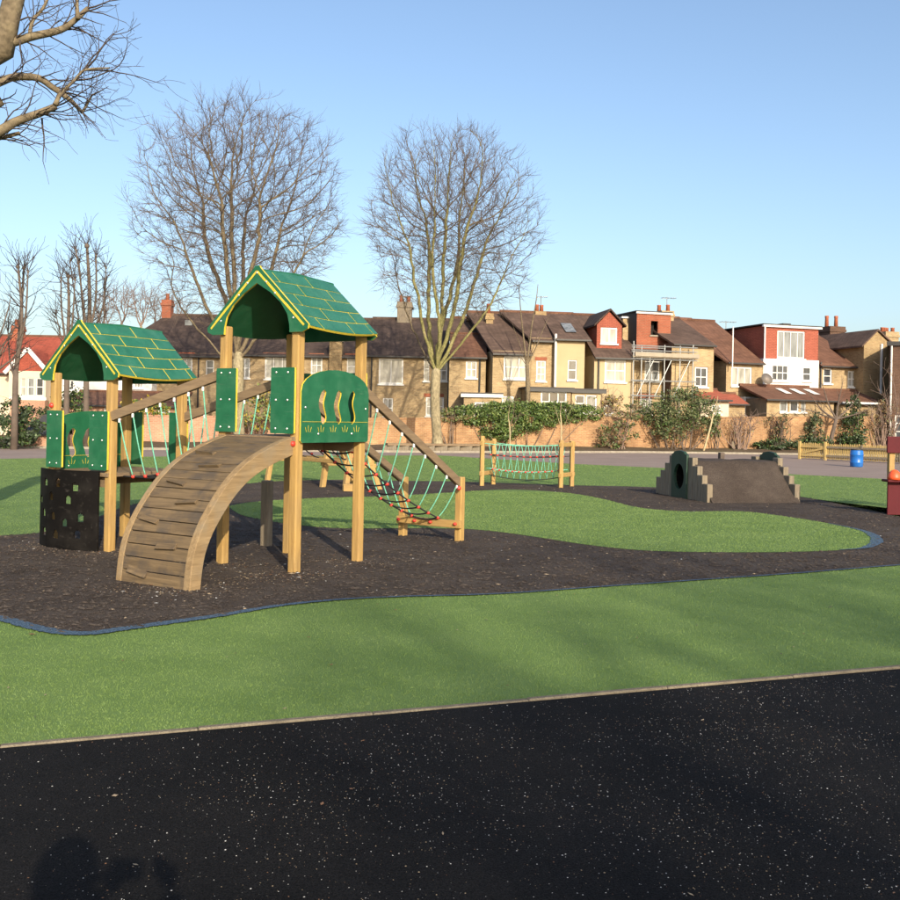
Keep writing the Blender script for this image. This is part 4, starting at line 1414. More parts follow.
        for i in range(pots):
            x = a + (b - a) * (i + 0.5) / pots
            MB().lathe([(0.13, 0), (0.11, poth * .8), (0.13, poth * .86), (0.12, poth), (0.08, poth)], (x, t + depth * R.uniform(.3, .7), z1), 10).build('chimney_pot', potmat, c, local=True, smooth=True)
    def pipe(s, px, y0, y1, t, mat='gutter', r=0.05):
        x = s.X(px, y0, t)
        MB().tube([(x, t - 0.07, s.Z(px, y1, t)), (x, t - 0.07, s.Z(px, y0, t))], r, 6).build('drainpipe', mat, s.root, local=True)
    def box(s, name, x0, x1, y0, y1, t, depth, mat):
        a, b = s.X(x0, y0, t), s.X(x1, y0, t)
        return MB().box((a, t, s.Z((x0 + x1) / 2, y1, t)), (b, t + depth, s.Z((x0 + x1) / 2, y0, t))).build(name, mat, s.root, local=True)
    def aerial(s, px, y0, y1, t, w=0.7):
        x, z0, z1 = s.X(px, y0, t), s.Z(px, y1, t), s.Z(px, y0, t)
        m = MB().tube([(x, t, z0), (x, t, z1)], 0.025, 5)
        m.tube([(x - w * .6, t, z1 - .1), (x + w, t, z1 - .02)], 0.02, 4)
        for k in range(6):
            xx = x - w * .5 + k * w * .28
            m.tube([(xx, t - .22, z1 - .06), (xx, t + .22, z1 - .06)], 0.014, 4)
        m.build('aerial', 'scaffold_tube', s.root, local=True)
CU, GD, GM = 'glass_curtain', 'glass_dark', 'glass_mid'

# ---- left: red roofed house with a white barge board
h = House(Row(62, 0.0), 'gabled_house', 'red tiled house with white gable boards and bay window at the far left', 30, None)
t = 0
a, b, z0, z1 = h.vol(-40, 62, 371, 0.6, 7, [(52, 60, 377, 393, 'sash', CU, 2, 1)], 'render_cream')
h.slope(-40, 68, 371, 0.6, 336, 4.2, 'tile_red')
bayw = [(20.5, 26, 378, 396, 'sash', CU, 1, 2), (27.5, 34.5, 378, 396, 'sash', GM, 1, 2), (36, 43.5, 378, 396, 'sash', GD, 1, 2)]
h.vol(9, 46, 371, -0.3, 1.2, bayw, 'render_cream')
# front gable of the bay: tiled face and white boards
x0, x1, zc = h.X(8, 371, -0.3), h.X(47, 371, -0.3), h.Z(28, 371, -0.3)
xp, zp = h.X(28, 349, -0.3), h.Z(28, 350, -0.3)
MB().loft([(x0, -0.3, zc), (x1, -0.3, zc), (xp, -0.3, zp)], [(x0, 3, zc), (x1, 3, zc), (xp, 3, zp)]).build('gable', 'tile_red', h.root, local=True)
for xx in (x0, x1):
    MB().beam((xx + (-.18 if xx == x0 else .18), -0.38, zc - 0.15), (xp, -0.38, zp + 0.08), 0.12, 0.24).build('barge_board', 'white_paint', h.root, local=True)
h.box('string_band', 9, 46, 397, 400, -0.36, 0.1, 'white_paint')
h.vol(10, 45, 400, -0.45, 0.6, [], 'brick_pink')
h.chimney(12, 20, 319, 345, 4.2, 0.9, 2, 'terracotta')

# ---- white low extension with a lean-to roof, behind the small tower
h = House(Row(58, 0.0), 'white_annexe', 'long low white rendered building with a dark lean-to roof behind the small tower', 100, None, 'building')
h.vol(58, 152, 376, 0, 5, [(66, 74, 380, 390, 'sash', GD, 2, 1), (112, 119, 380, 390, 'sash', GM, 2, 1), (134, 143, 379, 388, 'sash', CU, 3, 1)], 'render_white')
h.flat(58, 152, 375, 0, 5)
h.vol(62, 176, 404, -3.0, 3.0, [(104, 112, 405.5, 414, 'sash', CU, 2, 1), (158, 170, 406, 416, 'sash', CU, 3, 1)], 'brick_pink')
h.slope(60, 178, 404, -3.0, 392, 2.9, 'tile_russet', back=False)

# ---- big brown hipped house
h = House(LEFT, 'brick_house', 'brick house under a long dark hipped roof with a slim red chimney', 180, None)
h.vol(120, 226, 353, 0, 8, [(181, 192.5, 357, 377, 'sash', CU, 2, 2), (150, 160, 359, 377, 'sash', GM, 2, 2), (206, 214, 360, 376, 'sash', GD, 1, 2), (182, 190, 392, 408, 'sash', GM, 2, 2)], 'brick_stock')
h.slope(104, 228, 353, 0, 315, 4.4, 'tile_dark', dx=(2.4, 0))
h.box('lintel', 179, 195, 352.5, 357, -0.012, 0.05, 'brick_red')
h.chimney(162, 171, 293, 318, 4.0, 0.7, 1, 'brick_red')
h.pipe(199, 353, 420, 0)
h.box('skylight', 185, 192, 320, 326, 3.2, 0.2, 'glass_mid')

# ---- terrace behind the tall tower
h = House(LEFT, 'brick_house', 'wide brick terrace house with a flue pier, seen through the tall tower', 320)
h.vol(226, 366, 353.5, 0, 8, [(265, 291, 356, 379, 'sash', CU, 3, 1), (311, 322.5, 356.5, 374, 'sash', CU, 2, 2), (347, 357, 357, 376, 'sash', CU, 1, 2), (240, 250, 358, 378, 'sash', GM, 2, 2), (356, 366, 398, 412, 'sash', CU, 2, 1)], 'brick_stock')
h.slope(226, 366, 353.5, 0, 318, 4.4, 'tile_dark')
for q in ((263, 293, 352.8, 356), (309, 324, 353.2, 356.5), (345, 359, 353.5, 357)):
    h.box('lintel', *q, -0.012, 0.05, 'brick_red')
h.vol(329.5, 342, 341, -0.35, 0.8, [], 'brick_stock_dark', name='flue_pier')
h.box('pier_cap', 328.8, 342.7, 340.3, 341.6, -0.4, 0.9, 'concrete')

h = House(LEFT, 'brick_house', 'brick terrace house behind the bare tree, tall stone chimney on its ridge', 408)
h.vol(366, 449, 354, 0, 8, [(379, 403.5, 358.5, 384, 'sash', CU, 2, 1), (424, 429.5, 357, 381, 'sash', CU, 1, 2), (436.5, 447.5, 360, 381, 'sash', GM, 2, 2), (383, 393, 398, 418, 'sash', GM, 2, 2), (426, 444, 397, 416, 'door', CU, 3, 2)], 'brick_stock')
h.slope(366, 449, 354, 0, 319, 4.4, 'tile_dark')
h.chimney(397.5, 412, 295, 324, 3.9, 1.0, 2, 'timber_grey')
h.pipe(372, 354, 420, 0)
h.pipe(449, 354, 415, -0.2)
h.box('lintel', 424, 444, 393.5, 397, -0.012, 0.05, 'brick_red')

# ---- right row, skewed to the view
h = House(Row(55.4, 0.0), 'brick_house', 'small brick house with russet roof and flat roofed annexe beside the bare tree', 467)
h.vol(449.5, 486, 355, 0.1, 8, [(466, 477, 361, 378, 'sash', CU, 2, 2)], 'brick_stock')
h.slope(449.5, 487, 355, 0.1, 334, 2.6, 'tile_russet', back=False)
h.slope(449.5, 487, 333.6, 2.75, 318, 2.2, 'tile_brown', gut=False)
h.pipe(480, 356, 392, 0.1)
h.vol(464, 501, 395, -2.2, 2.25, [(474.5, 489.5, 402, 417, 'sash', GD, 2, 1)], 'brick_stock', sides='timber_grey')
h.flat(463, 501, 394, -2.2, 2.25)

h = House(RIGHT_A, 'brick_house', 'brick house with a wide white first floor bay and plain brown roof', 512)
h.vol(493, 531, 351, -0.2, 8, [(504, 527, 355.5, 379, 'sash', CU, 3, 2), (502, 514, 396, 414, 'sash', CU, 2, 2)], 'brick_stock')
h.slope(492, 532, 351.5, -0.2, 313.5, 4.6, 'tile_brown', dx=(-.7, 0))
h.box('lintel', 503, 528, 351.8, 355.5, -0.212, 0.05, 'brick_red')
h.chimney(486.5, 493.5, 303, 345, 3.0, 0.8, 1, 'brick_stock_dark', poth=0.6)
h = House(RIGHT_A, 'brick_house', 'narrow brick house with a tall sash window and two chimney stacks', 543)
h.vol(531.5, 555, 338, 0.6, 8, [(536.5, 546, 360.5, 381, 'sash', CU, 2, 3)], 'brick_stock')
h.slope(531.5, 556, 338.5, 0.6, 313, 3.2, 'tile_brown', dx=(-1.2, 0))
h.box('lintel', 535, 547, 357, 360.5, 0.588, 0.05, 'brick_red')
h.chimney(536, 546, 304, 318, 3.6, 1.0, 2, 'brick_stock_dark')
h.aerial(541, 296, 306, 4.0, 0.4)
h = House(RIGHT_A, 'rendered_house', 'smooth yellow rendered house with one narrow window and a skylight', 570)
h.vol(555.5, 585, 337.5, 0.3, 8, [(568, 577, 360, 380, 'sash', GD, 1, 2)], 'render_yellow')
h.slope(555, 590, 337.5, 0.3, 314, 3.6, 'tile_brown')
h.pipe(555.6, 334, 387, 0.28, 'white_paint', 0.07)
zs = h.Z(568, 329, 1.7)
m = MB()
xa, xb = h.X(562.5, 329, 1.7), h.X(573, 329, 1.7)
ze, zr = h.Z(572, 337.5, 0.3), h.Z(572, 314, 3.9)
g = (zr - ze) / 3.6
ya, yb = 0.9, 2.2
m.add([(xa, ya, ze + g * (ya - .3) + .08), (xb, ya, ze + g * (ya - .3) + .08), (xb, yb, ze + g * (yb - .3) + .08), (xa, yb, ze + g * (yb - .3) + .08)], [(0, 1, 2, 3)])
m.build('skylight', 'glass_mid', h.root, local=True, fix=False)
h.vol(585.5, 595, 340, 2.2, 4, [], 'shade_and_dish_grey', name='shade_toned_wall')  # grey stands in for the shade on the next house's side wall
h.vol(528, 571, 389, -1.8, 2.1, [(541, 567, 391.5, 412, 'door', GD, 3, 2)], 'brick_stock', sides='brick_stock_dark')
h.flat(527, 572, 388.5, -1.8, 2.2, fascia='gutter')
h.vol(572, 601, 391, -1.4, 2.2, [(575.5, 585, 395, 412, 'sash', GD, 1, 2), (586, 597, 395, 413, 'door', GM, 1, 1)], 'render_yellow')
h.flat(571.6, 604, 390, -1.4, 2.3, fascia='gutter')

h = House(RIGHT_A, 'rendered_house', 'yellow house with a red tile hung gabled dormer above its eaves', 612)
h.vol(594.5, 633, 355.5, 0, 8, [(605, 626, 359.5, 382, 'sash', CU, 2, 2), (604, 614, 405, 414, 'sash', GD, 2, 1)], 'render_yellow')
h.slope(594, 634, 355.5, 0, 316, 4.8, 'tile_brown')
tt = 0.8
h.vol(597, 622, 325, tt, 3.6, [(601, 617.5, 327.5, 343.5, 'sash', CU, 2, 1)], 'tile_hung', ybot=349, name='dormer')
x0, x1, zc = h.X(597, 325, tt), h.X(622, 325, tt), h.Z(609, 325, tt)
xp, zp = (x0 + x1) / 2, h.Z(609, 311.5, tt)
MB().loft([(x0, tt, zc), (x1, tt, zc), (xp, tt, zp)], [(x0, 4.4, zc), (x1, 4.4, zc), (xp, 4.4, zp)]).build('dormer_gable', 'tile_hung', h.root, local=True)
for xx, sg in ((x0, -1), (x1, 1)):
    A = [(xp, tt - .2, zp + .06), (xp, 4.6, zp + .06), (xx + sg * .2, 4.6, zc - .1), (xx + sg * .2, tt - .2, zc - .1)]
    MB().loft(A, [(q[0], q[1], q[2] + .1) for q in A]).build('dormer_roof', 'tile_dark', h.root, local=True)
h.vol(623, 631.5, 318, 3.0, 1.0, [], 'brick_stock', ybot=350, name='party_wall')
h.box('parapet_cap', 622, 632.5, 316.5, 318.2, 2.9, 1.3, 'white_paint')
h.pipe(598.5, 357, 410, 0)

h = House(RIGHT_B, 'brick_house', 'house with a raw red brick box dormer above the scaffolding', 651)
h.vol(633, 672, 356, 0.4, 8, [(645, 660, 361, 381, 'sash', GM, 2, 2), (664, 670, 362, 384, 'door', CU, 1, 1), (640, 652, 398, 414, 'sash', CU, 2, 2)], 'brick_stock')
h.slope(633, 672, 353, 0.4, 322, 4.4, 'tile_brown')
h.vol(637, 671, 313, 0.9, 4.0, [(651, 658, 321, 335, 'void')], 'brick_red', ybot=356, name='box_dormer', sides='felt')
h.flat(637, 671, 312.6, 0.9, 4.2, fascia='white_paint', over=.08, th=.1)
h.box('dormer_sill', 650, 659, 335, 336.5, 0.83, .1, 'concrete')
h.box('lintel', 638, 654, 394, 398, 0.388, 0.05, 'brick_red')
h.chimney(662, 674, 304, 322, 3.4, 1.1, 2, 'brick_stock')
h.aerial(667, 297, 306, 3.8, 0.6)

h = House(RIGHT_B, 'brick_house', 'bright stock brick house with a projecting wing right of the scaffolding', 695)
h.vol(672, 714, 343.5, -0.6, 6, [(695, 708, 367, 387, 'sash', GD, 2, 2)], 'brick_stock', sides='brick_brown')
h.slope(671.5, 714.5, 343, -0.6, 319, 4.6, 'tile_brown', dx=(-.3, .3))
h.slope(714, 728, 361, 2.0, 321, 4.4, 'tile_brown', gut=False, dx=(-1.4, 0))
h.vol(714, 728, 361, 2.0, 5, [], 'brick_brown', name='shade_toned_wall')  # brown brick used as the shaded tone of the neighbour's side wall
h.vol(701, 729, 398, -1.6, 1.6, [(712, 721, 405, 414, 'sash', GM, 2, 1)], 'render_cream')
h.slope(700, 730, 398, -1.6, 390, 1.4, 'tile_hung', back=False)
h.aerial(726, 321, 330, 4.5, 0.7)

h = House(RIGHT_B, 'brick_house', 'stock brick house with a three light bay and white ground floor', 744)
h.vol(726.5, 763, 361, 0, 7, [(731.5, 752, 367, 386, 'sash', CU, 3, 1)], 'brick_stock')
h.slope(726, 763, 360.5, 0, 323, 4.6, 'tile_russet', dx=(-1.6, -.5))
h.pipe(732.5, 327, 368, -0.4, 'white_paint', 0.04)
h.vol(745, 762, 397, -0.5, .6, [(745.8, 752, 402, 415, 'sash', GD, 1, 2)], 'render_white')
h.vol(728, 745, 402, -1.3, 1.3, [], 'brick_stock')
h.slope(726, 747, 402, -1.3, 394, 1.2, 'tile_hung', back=False)

h = House(RIGHT_B, 'rendered_house', 'white rendered house with a red tile hung box dormer and long glazed lean-to', 790)
h.vol(763.5, 819, 359.5, 0, 7, [(772, 789, 364.5, 381, 'sash', GD, 3, 2), (803, 811.5, 367, 381, 'sash', GD, 1, 2)], 'render_white')
h.vol(764.5, 818.5, 327, 0.25, 5.5, [(777.5, 805, 331, 358.5, 'door', GM, 4, 1)], 'tile_hung', ybot=361, name='box_dormer', sides='tile_hung')
h.flat(764, 819, 326.2, 0.25, 5.6, over=.14, th=.12)
h.box('vent', 783, 791, 323.4, 325.8, 2.5, .8, 'gutter')
h.pipe(764.4, 327, 360, 0.2, 'white_paint')
h.vol(767, 834, 399, -2.6, 2.6, [(780, 788, 400.5, 412, 'door', GM, 1, 1), (790, 799, 400.5, 412, 'door', GD, 1, 1), (801, 806, 400.5, 412, 'door', GM, 1, 1)], 'brick_stock', sides='timber_grey')
r = h.slope(764, 836, 398.5, -2.6, 387, 2.5, 'tile_russet', back=False)
zr, ze = h.Z(800, 387, -.1), h.Z(800, 398.5, -2.6)
for px in (783, 797, 811):
    xa = h.X(px - 3, 392, -1.2); xb = h.X(px + 3, 392, -1.2)
    g = (zr - ze) / 2.5
    m = MB()
    m.add([(xa, -1.8, ze + g * .8 + .05), (xb, -1.8, ze + g * .8 + .05), (xb, -0.7, ze + g * 1.9 + .05), (xa, -0.7, ze + g * 1.9 + .05)], [(0, 1, 2, 3)])
    m.build('skylight', 'white_paint', r, local=True, fix=False)
m = MB().lathe([(0.02, 0), (0.2, 0.06), (0.36, 0.16), (0.37, 0.17)], (0, 0, 0), 14)
dish = m.build('satellite_dish', 'shade_and_dish_grey', h.root, local=True, smooth=True)
dish.matrix_basis = Matrix.Translation((h.X(765.5, 380, -.5), -0.5, h.Z(765.5, 380, -.5))) @ Matrix.Rotation(math.radians(65), 4, 'X')

h = House(RIGHT_B, 'brick_house', 'stock brick house with a big double chimney stack and russet roof near the right edge', 843)
h.vol(819.5, 870, 364.5, 0.2, 7, [(823.5, 832, 368.5, 383.5, 'sash', GD, 1, 2), (848, 857, 371, 387, 'sash', CU, 2, 2)], 'brick_stock')
h.slope(819, 868, 364.5, 0.2, 333, 4.4, 'tile_russet', dx=(0, -.8))
h.chimney(830.5, 845.5, 315, 340, 4.2, 1.2, 2, 'brick_brown', poth=.75)
h.chimney(849, 856, 336, 348, 3.6, .7, 3, 'brick_stock')
h.pipe(820.5, 362, 392, .2)
h.vol(836, 884, 402.5, -2.4, 2.5, [], 'brick_stock')
h.slope(834, 884, 402, -2.4, 391, 2.4, 'tile_russet', back=False)
h.box('fascia', 843, 884, 402.2, 404, -2.75, .1, 'white_paint')

h = House(RIGHT_B, 'brick_house', 'yellow gable end house with a tall white drainpipe at the right', 877)
tt = -0.6
h.vol(864, 893, 346, tt, 7, [], 'brick_stock_dark')
x0, x1, zc = h.X(864, 346, tt), h.X(893, 346, tt), h.Z(877, 346, tt)
xp, zp = h.X(877, 331, tt), h.Z(877, 331, tt)
MB().loft([(x0, tt, zc), (x1, tt, zc), (xp, tt, zp)], [(x0, 6.4, zc), (x1, 6.4, zc), (xp, 6.4, zp)]).build('gable', 'brick_stock_dark', h.root, local=True)
for xx, sg in ((x0, -1), (x1, 1)):
    A = [(xp, tt - .15, zp + .02), (xp, 6.5, zp + .02), (xx + sg * .25, 6.5, zc - .12), (xx + sg * .25, tt - .15, zc - .12)]
    MB().loft(A, [(q[0], q[1], q[2] + .1) for q in A]).build('roof', 'tile_brown', h.root, local=True)
h.chimney(886, 899, 327, 345, 2.2, 1.0, 4, 'brick_stock', poth=.3)
h.pipe(881, 344, 394, tt, 'white_paint', 0.08)

h = House(Row(69.5, -0.45), 'dark_brick_building', 'dark brown brick building with white framed windows at the right edge', 935, None, 'building')
h.vol(889.5, 1010, 343, 0, 9, [(895, 912, 415, 440, 'sash', GD, 2, 3), (925, 945, 414, 440, 'sash', GD, 2, 3)], 'brick_brown')
h.flat(889, 1010, 342, 0, 9, mat='felt', fascia='gutter')
h.pipe(891.8, 345, 445, 0, 'white_paint', .05)

# ---- scaffolding in front of the raw dormer
sc = House(RIGHT_B, 'scaffolding', 'steel tube scaffolding with board platform against the house wall', 665, None, 'scaffold')
def tubep(nm, p, q, r=0.035, mat='scaffold_tube'):
    MB().tube([p, q], r, 6).build(nm, mat, sc.root, local=True)
for tt in (-1.1, 0.15):
    for px, y0 in ((633.5, 341), (641.5, 345), (650, 352), (664.5, 345), (680, 346), (693, 345)):
        if tt > 0 and px > 670:
            continue
        x = sc.X(px, 360, tt)
        tubep('standard', (x, tt, 0), (x, tt, sc.Z(px, y0, tt)))
    xa, xb = sc.X(631, 360, tt), sc.X(697 if tt < 0 else 671, 360, tt)
    for yy in (346.5, 351, 359.5, 381, 396):
        z = sc.Z(660, yy, -1.1)
        tubep('ledger', (xa, tt - .04, z), (xb, tt - .04, z), 0.032)
zb = sc.Z(660, 357.5, -1.1)
for i in range(5):
    y = -1.2 + i * 0.24
    MB().box((sc.X(632, 358, -1.1), y, zb - 0.02), (sc.X(704, 358, -1.1) - R.uniform(0, .5), y + .225, zb + .03)).build('board', 'scaffold_board', sc.root, local=True)
MB().box((sc.X(634, 358, -1.1), -1.26, zb + .03), (sc.X(698, 358, -1.1), -1.22, zb + .25)).build('toe_board', 'scaffold_board', sc.root, local=True)
for px in (637, 655, 674):
    x = sc.X(px, 360, -1.1)
    tubep('brace', (x, -1.14, sc.Z(px, 396, -1.1)), (x + 1.0, -1.14, sc.Z(px, 360, -1.1)), 0.03)

# ---- small shed with grey roof and brick base at the left edge
s0 = gp(24, 448); s1 = gp(52, 449)
sh = thing('shed', 'grey roofed low brick shed beside the path at the far left', 'shed', s0)
L = s1.x - s0.x
MB().box((0, 0, 0), (L, 2.2, 0.55)).build('wall', 'brick_pink', sh, local=True)
MB().loft([(-.1, -.15, .53), (L + .1, -.15, .53), (L + .1, 2.3, 1.35), (-.1, 2.3, 1.35)], [(-.1, -.15, .60), (L + .1, -.15, .60), (L + .1, 2.3, 1.42), (-.1, 2.3, 1.42)]).build('roof', 'felt', sh, local=True)
MB().box((-.06, -.05, 0), (.16, .12, .75)).build('post', 'brick_red', sh, local=True)

# ---- low timber bench rail along the bed, left of the net
b0, b1 = gp(386, 452.3), gp(482, 452.8)
bn = thing('timber_bench', 'long low timber bench beside the path in front of the garden wall', 'bench', b0)
d = b1 - b0
MB().beam(b0 + Vector((0, .1, .36)), b1 + Vector((0, .1, .36)), .4, .1, ).build('seat', 'rail_x', bn)
for i in range(8):
    p = b0 + d * ((i + .3) / 7.6)
    MB().box((p.x - .28, p.y - .02, 0), (p.x + .28, p.y + .3, .31)).build('leg', 'timber_grey', bn)
# ---- knee rail and posts by the bushes
q0, q1, q2 = gp(733, 452.5), gp(755, 452), gp(765, 452)
kr = thing('knee_rail', 'weathered timber knee rail with two taller posts on the earth bed', 'rail', q0)
for q, hh in ((q0, .62), (q1, 1.35), (q2, 1.15)):
    MB().beam(q, q + Vector((0, 0, hh)), .14, .14).build('post', 'timber_grey', kr)
MB().beam(q0 + Vector((0, 0, .32)), q1 + Vector((0, 0, .34)), .08, .16).build('rail', 'timber_grey', kr)

# ================================================================== BARE TREES
class Tree:
    def __init__(s, seed, env, seg=0.5, twig_r=0.006, droop=0.0):
        s.r = random.Random(seed)
        s.env = env                                       # env(p) <= 1 inside the crown
        s.seg = seg
        s.trunk, s.crown = MB(), MB()
        s.tr = twig_r
        s.n = 0
        s.zc = -1e9
        s.droop = droop
    def rv(s, k):
        return Vector((s.r.gauss(0, k), s.r.gauss(0, k), s.r.gauss(0, k)))
    def grow(s, p, d, L, r, lvl, spec):
        """spec: per level (children per metre, angle, length share, wander, rise)"""
        pe = s.env(p)
        if pe > 1.0 and lvl:
            if p.z > s.zc:
                return
        lim = s.r.uniform(0.9, 1.07)
        n_m, ang, share, wander, rise = spec[min(lvl, len(spec) - 1)]
        seg = max(s.seg * (0.8 ** lvl), min(0.14, s.seg * .6))
        k = max(2, int(L / seg))
        pts, rad = [p.copy()], [r]
        q = p.copy()
        d = d.normalized()
        kids = []
        phase = s.r.uniform(0, 6.28)
        for i in range(k):
            d = (d + s.rv(wander) + Vector((0, 0, rise))).normalized()
            q = q + d * (L / k)
            f = (i + 1) / k
            rr = max(s.tr, r * (1 - 0.75 * f))
            pts.append(q.copy()); rad.append(rr)
            if lvl < len(spec) - 1 and f > (0.12 if lvl else 0.2):
                m = n_m * L / k
                c = int(m) + (s.r.random() < m - int(m))
                for _ in range(c):
                    phase += 2.4 + s.r.uniform(-.5, .5)
                    kids.append((q.copy(), d.copy(), phase, rr, f))
            e = s.env(q)
            if e > lim and e > pe:
                break
            pe = e
        nn = len(rad) - 1
        if nn < k and r > .02:
            rad = [max(s.tr, r * (1 - 0.9 * (i / nn) ** 1.3)) for i in range(nn + 1)]
        sides = 7 if r > 0.09 else (5 if r > 0.035 else 3)
        s.crown.tube(pts, rad, sides, 0 if r > 0.05 else (1 if r > 0.022 else 2), cap=False)
        s.n += 1
        for (kp, kd_, ph, rr, f) in kids:
            o = kd_.orthogonal().normalized()
            o = Matrix.Rotation(ph, 3, kd_) @ o
            a = math.radians(ang * s.r.uniform(0.7, 1.3))
            nd = kd_ * math.cos(a) + o * math.sin(a) + Vector((0, 0, -s.droop))
            nl = L * share * s.r.uniform(0.6, 1.15) * (1.15 - 0.6 * f)
            if nl > 0.16:
                s.grow(kp, nd, nl, max(s.tr, rr * s.r.uniform(.45, .68)), lvl + 1, spec)
    def build(s, name, label, base, group=None, bark=('bark_pale', 'bark_moss', 'twig')):
        t = thing(name, label, 'tree', base, 0, group)
        s.trunk.build('trunk', bark[0], t, smooth=True, fix=False)
        s.crown.build('crown', list(bark), t, smooth=True, fix=False)
        return t

def ellip(c, rx, ry, rz):
    return lambda p: math.sqrt(((p.x - c.x) / rx) ** 2 + ((p.y - c.y) / ry) ** 2 + ((p.z - c.z) / rz) ** 2)

SPEC = [(0.85, 27, 0.55, 0.05, 0.012), (1.5, 31, 0.5, 0.08, 0.02), (2.5, 34, 0.5, 0.11, 0.02), (3.0, 36, 0.5, 0.12, 0.02), (0, 0, 0, 0.15, 0.02)]
from mathutils.kdtree import KDTree
def crown_tree(seed, base, fork, cen, rx, ry, rz, guides, n_att, name, label, bark, tip_r=0.0062, step=0.32):
    """branches that grow towards points spread through the crown, then thicken from the tips down"""
    rr = random.Random(seed)
    N, par = [], []
    def add(p, q):
        N.append(p); par.append(q)
        return len(N) - 1
    last = add(base + Vector((0, 0, -0.2)), -1)
    k = max(3, int((fork - base).length / step))
    trunk_ids = [last]
    for i in range(1, k + 1):
        t = i / k
        last = add(base.lerp(fork, t) + Vector((math.sin(t * 5 + seed) * .05, math.cos(t * 4) * .04, 0)), last)
        trunk_ids.append(last)
    for (tip, f) in guides:                                # leading stems
        st = trunk_ids[min(k, max(1, int(k * f)))]
        p0 = N[st]
        L = (tip - p0).length
        m = max(3, int(L / step))
        side = Vector((rr.gauss(0, 1), rr.gauss(0, 1), 0)) * .10
        prev = st
        flat = Vector((tip.x - p0.x, tip.y - p0.y, 0))
        for i in range(1, m + 1):
            t = i / m
            q = p0.lerp(tip, t) + side * math.sin(t * 6.0) + flat * (0.10 * math.sin(math.pi * t)) + Vector((rr.gauss(0, .025), rr.gauss(0, .025), 0))
            prev = add(q, prev)
    att = []
    while len(att) < n_att:
        d = Vector((rr.gauss(0, 1), rr.gauss(0, 1), rr.gauss(0, 1))).normalized() * (rr.random() ** 0.42)
        lump = 1 + .07 * math.sin(5 * math.atan2(d.y, d.x) + seed) + .05 * math.sin(9 * d.z + seed)
        p = cen + Vector((d.x * rx, d.y * ry, d.z * rz)) * lump
        if p.z < fork.z + 0.25 * math.hypot(p.x - fork.x, p.y - fork.y) + .3:
            continue
        att.append(p)
    fresh = True
    for it in range(70):
        kd = KDTree(len(N))
        for i, p in enumerate(N):
            if i >= k // 2 or True:
                kd.insert(p, i)
        kd.balance()
        acc = {}
        keep = []
        for p in att:
            co, i, dist = kd.find(p)
            if dist < step * 1.25:
                continue
            keep.append(p)
            if dist < 4.0 and i > k // 2:
                acc[i] = acc.get(i, Vector((0, 0, 0))) + (p - co).normalized()
        att = keep
        if not acc or len(att) < 6:
            break
        for i, d in acc.items():
            g = N[i] - N[par[i]] if par[i] >= 0 else UPZ
            d = (d.normalized() + g.normalized() * .55 + Vector((rr.gauss(0, .16), rr.gauss(0, .16), .30 + rr.gauss(0, .1)))).normalized()
            add(N[i] + d * step, i)
    kids = [[] for _ in N]
    for i, q in enumerate(par):
        if q >= 0:
            kids[q].append(i)
    nt = [0.0] * len(N)
    for i in range(len(N) - 1, -1, -1):                     # children always follow their parents
        nt[i] = sum(nt[c] for c in kids[i]) if kids[i] else 2.2
        nt[i] += 0.25
    rad = [tip_r * (x ** 0.475) for x in nt]
    trunk, crown = MB(), MB()
    main = [max(kids[i], key=lambda c: nt[c]) if kids[i] else -1 for i in range(len(N))]
    starts = [0] + [c for i in range(len(N)) for c in kids[i] if c != main[i]]
    for st in starts:
        ch = [st] if par[st] < 0 else [par[st], st]
        while main[ch[-1]] >= 0:
            ch.append(main[ch[-1]])
        pts = [N[i] for i in ch]
        rs = [rad[i] for i in ch]
        if par[st] >= 0:
            rs[0] = min(rad[ch[0]] * .8, rs[1] * 1.2)
            crown.tube(pts, rs, 7 if rs[1] > .06 else (5 if rs[1] > .025 else 3), 0 if rs[1] > .055 else (1 if rs[1] > .024 else 2), cap=False)
        else:
            cut = len(trunk_ids)
            rs[0] *= 1.5; rs[1] *= 1.2
            trunk.tube(pts[:cut], rs[:cut], 12)
            crown.tube(pts[cut - 1:], rs[cut - 1:], 7, 0, cap=False)
    for i in range(len(N)):                                  # fine twigs
        if rad[i] < .045 and par[i] >= 0 and i not in trunk_ids:
            g = (N[i] - N[par[i]]).normalized()
            out = (N[i] - cen); out = Vector((out.x / rx, out.y / ry, out.z / rz))
            for _ in range(4 if rad[i] < .016 else 3):
                d = (g * .8 + out * .35 + Vector((rr.gauss(0, .55), rr.gauss(0, .55), rr.gauss(.18, .45)))).normalized()
                L = rr.uniform(.3, .95)
                p0 = N[i]
                p1 = p0 + d * L * .5 + Vector((rr.gauss(0, .04), rr.gauss(0, .04), 0))
                p2 = p1 + (d + Vector((rr.gauss(0, .25), rr.gauss(0, .25), .15))).normalized() * L * .5
                crown.tube([p0, p1, p2], [tip_r * .95, tip_r * .8, tip_r * .4], 3, 2, cap=False)
                if rr.random() < .6:
                    e = p1 + (d + Vector((rr.gauss(0, .7), rr.gauss(0, .7), .25))).normalized() * L * .4
                    crown.tube([p1, e], [tip_r * .75, tip_r * .35], 3, 2, cap=False)
    t = thing(name, label, 'tree', base)
    trunk.build('trunk', 'bark_pale', t, smooth=True, fix=False)
    crown.build('crown', list(bark), t, smooth=True, fix=False)
    return t
Y1 = 45.0
base = at(240, 449, Y1); base.z = 0
g1 = [(at(x, y, Y1 + dy), f) for x, y, dy, f in ((232, 190, .3, 1.0), (258, 200, -1.2, 1.0), (205, 205, 1.2, .96), (282, 225, 1.2, .97), (185, 245, -1.0, .9), (222, 200, -2.0, .98), (246, 215, 2.2, 1.0), (300, 262, -1.2, .93), (172, 285, .8, .8))]
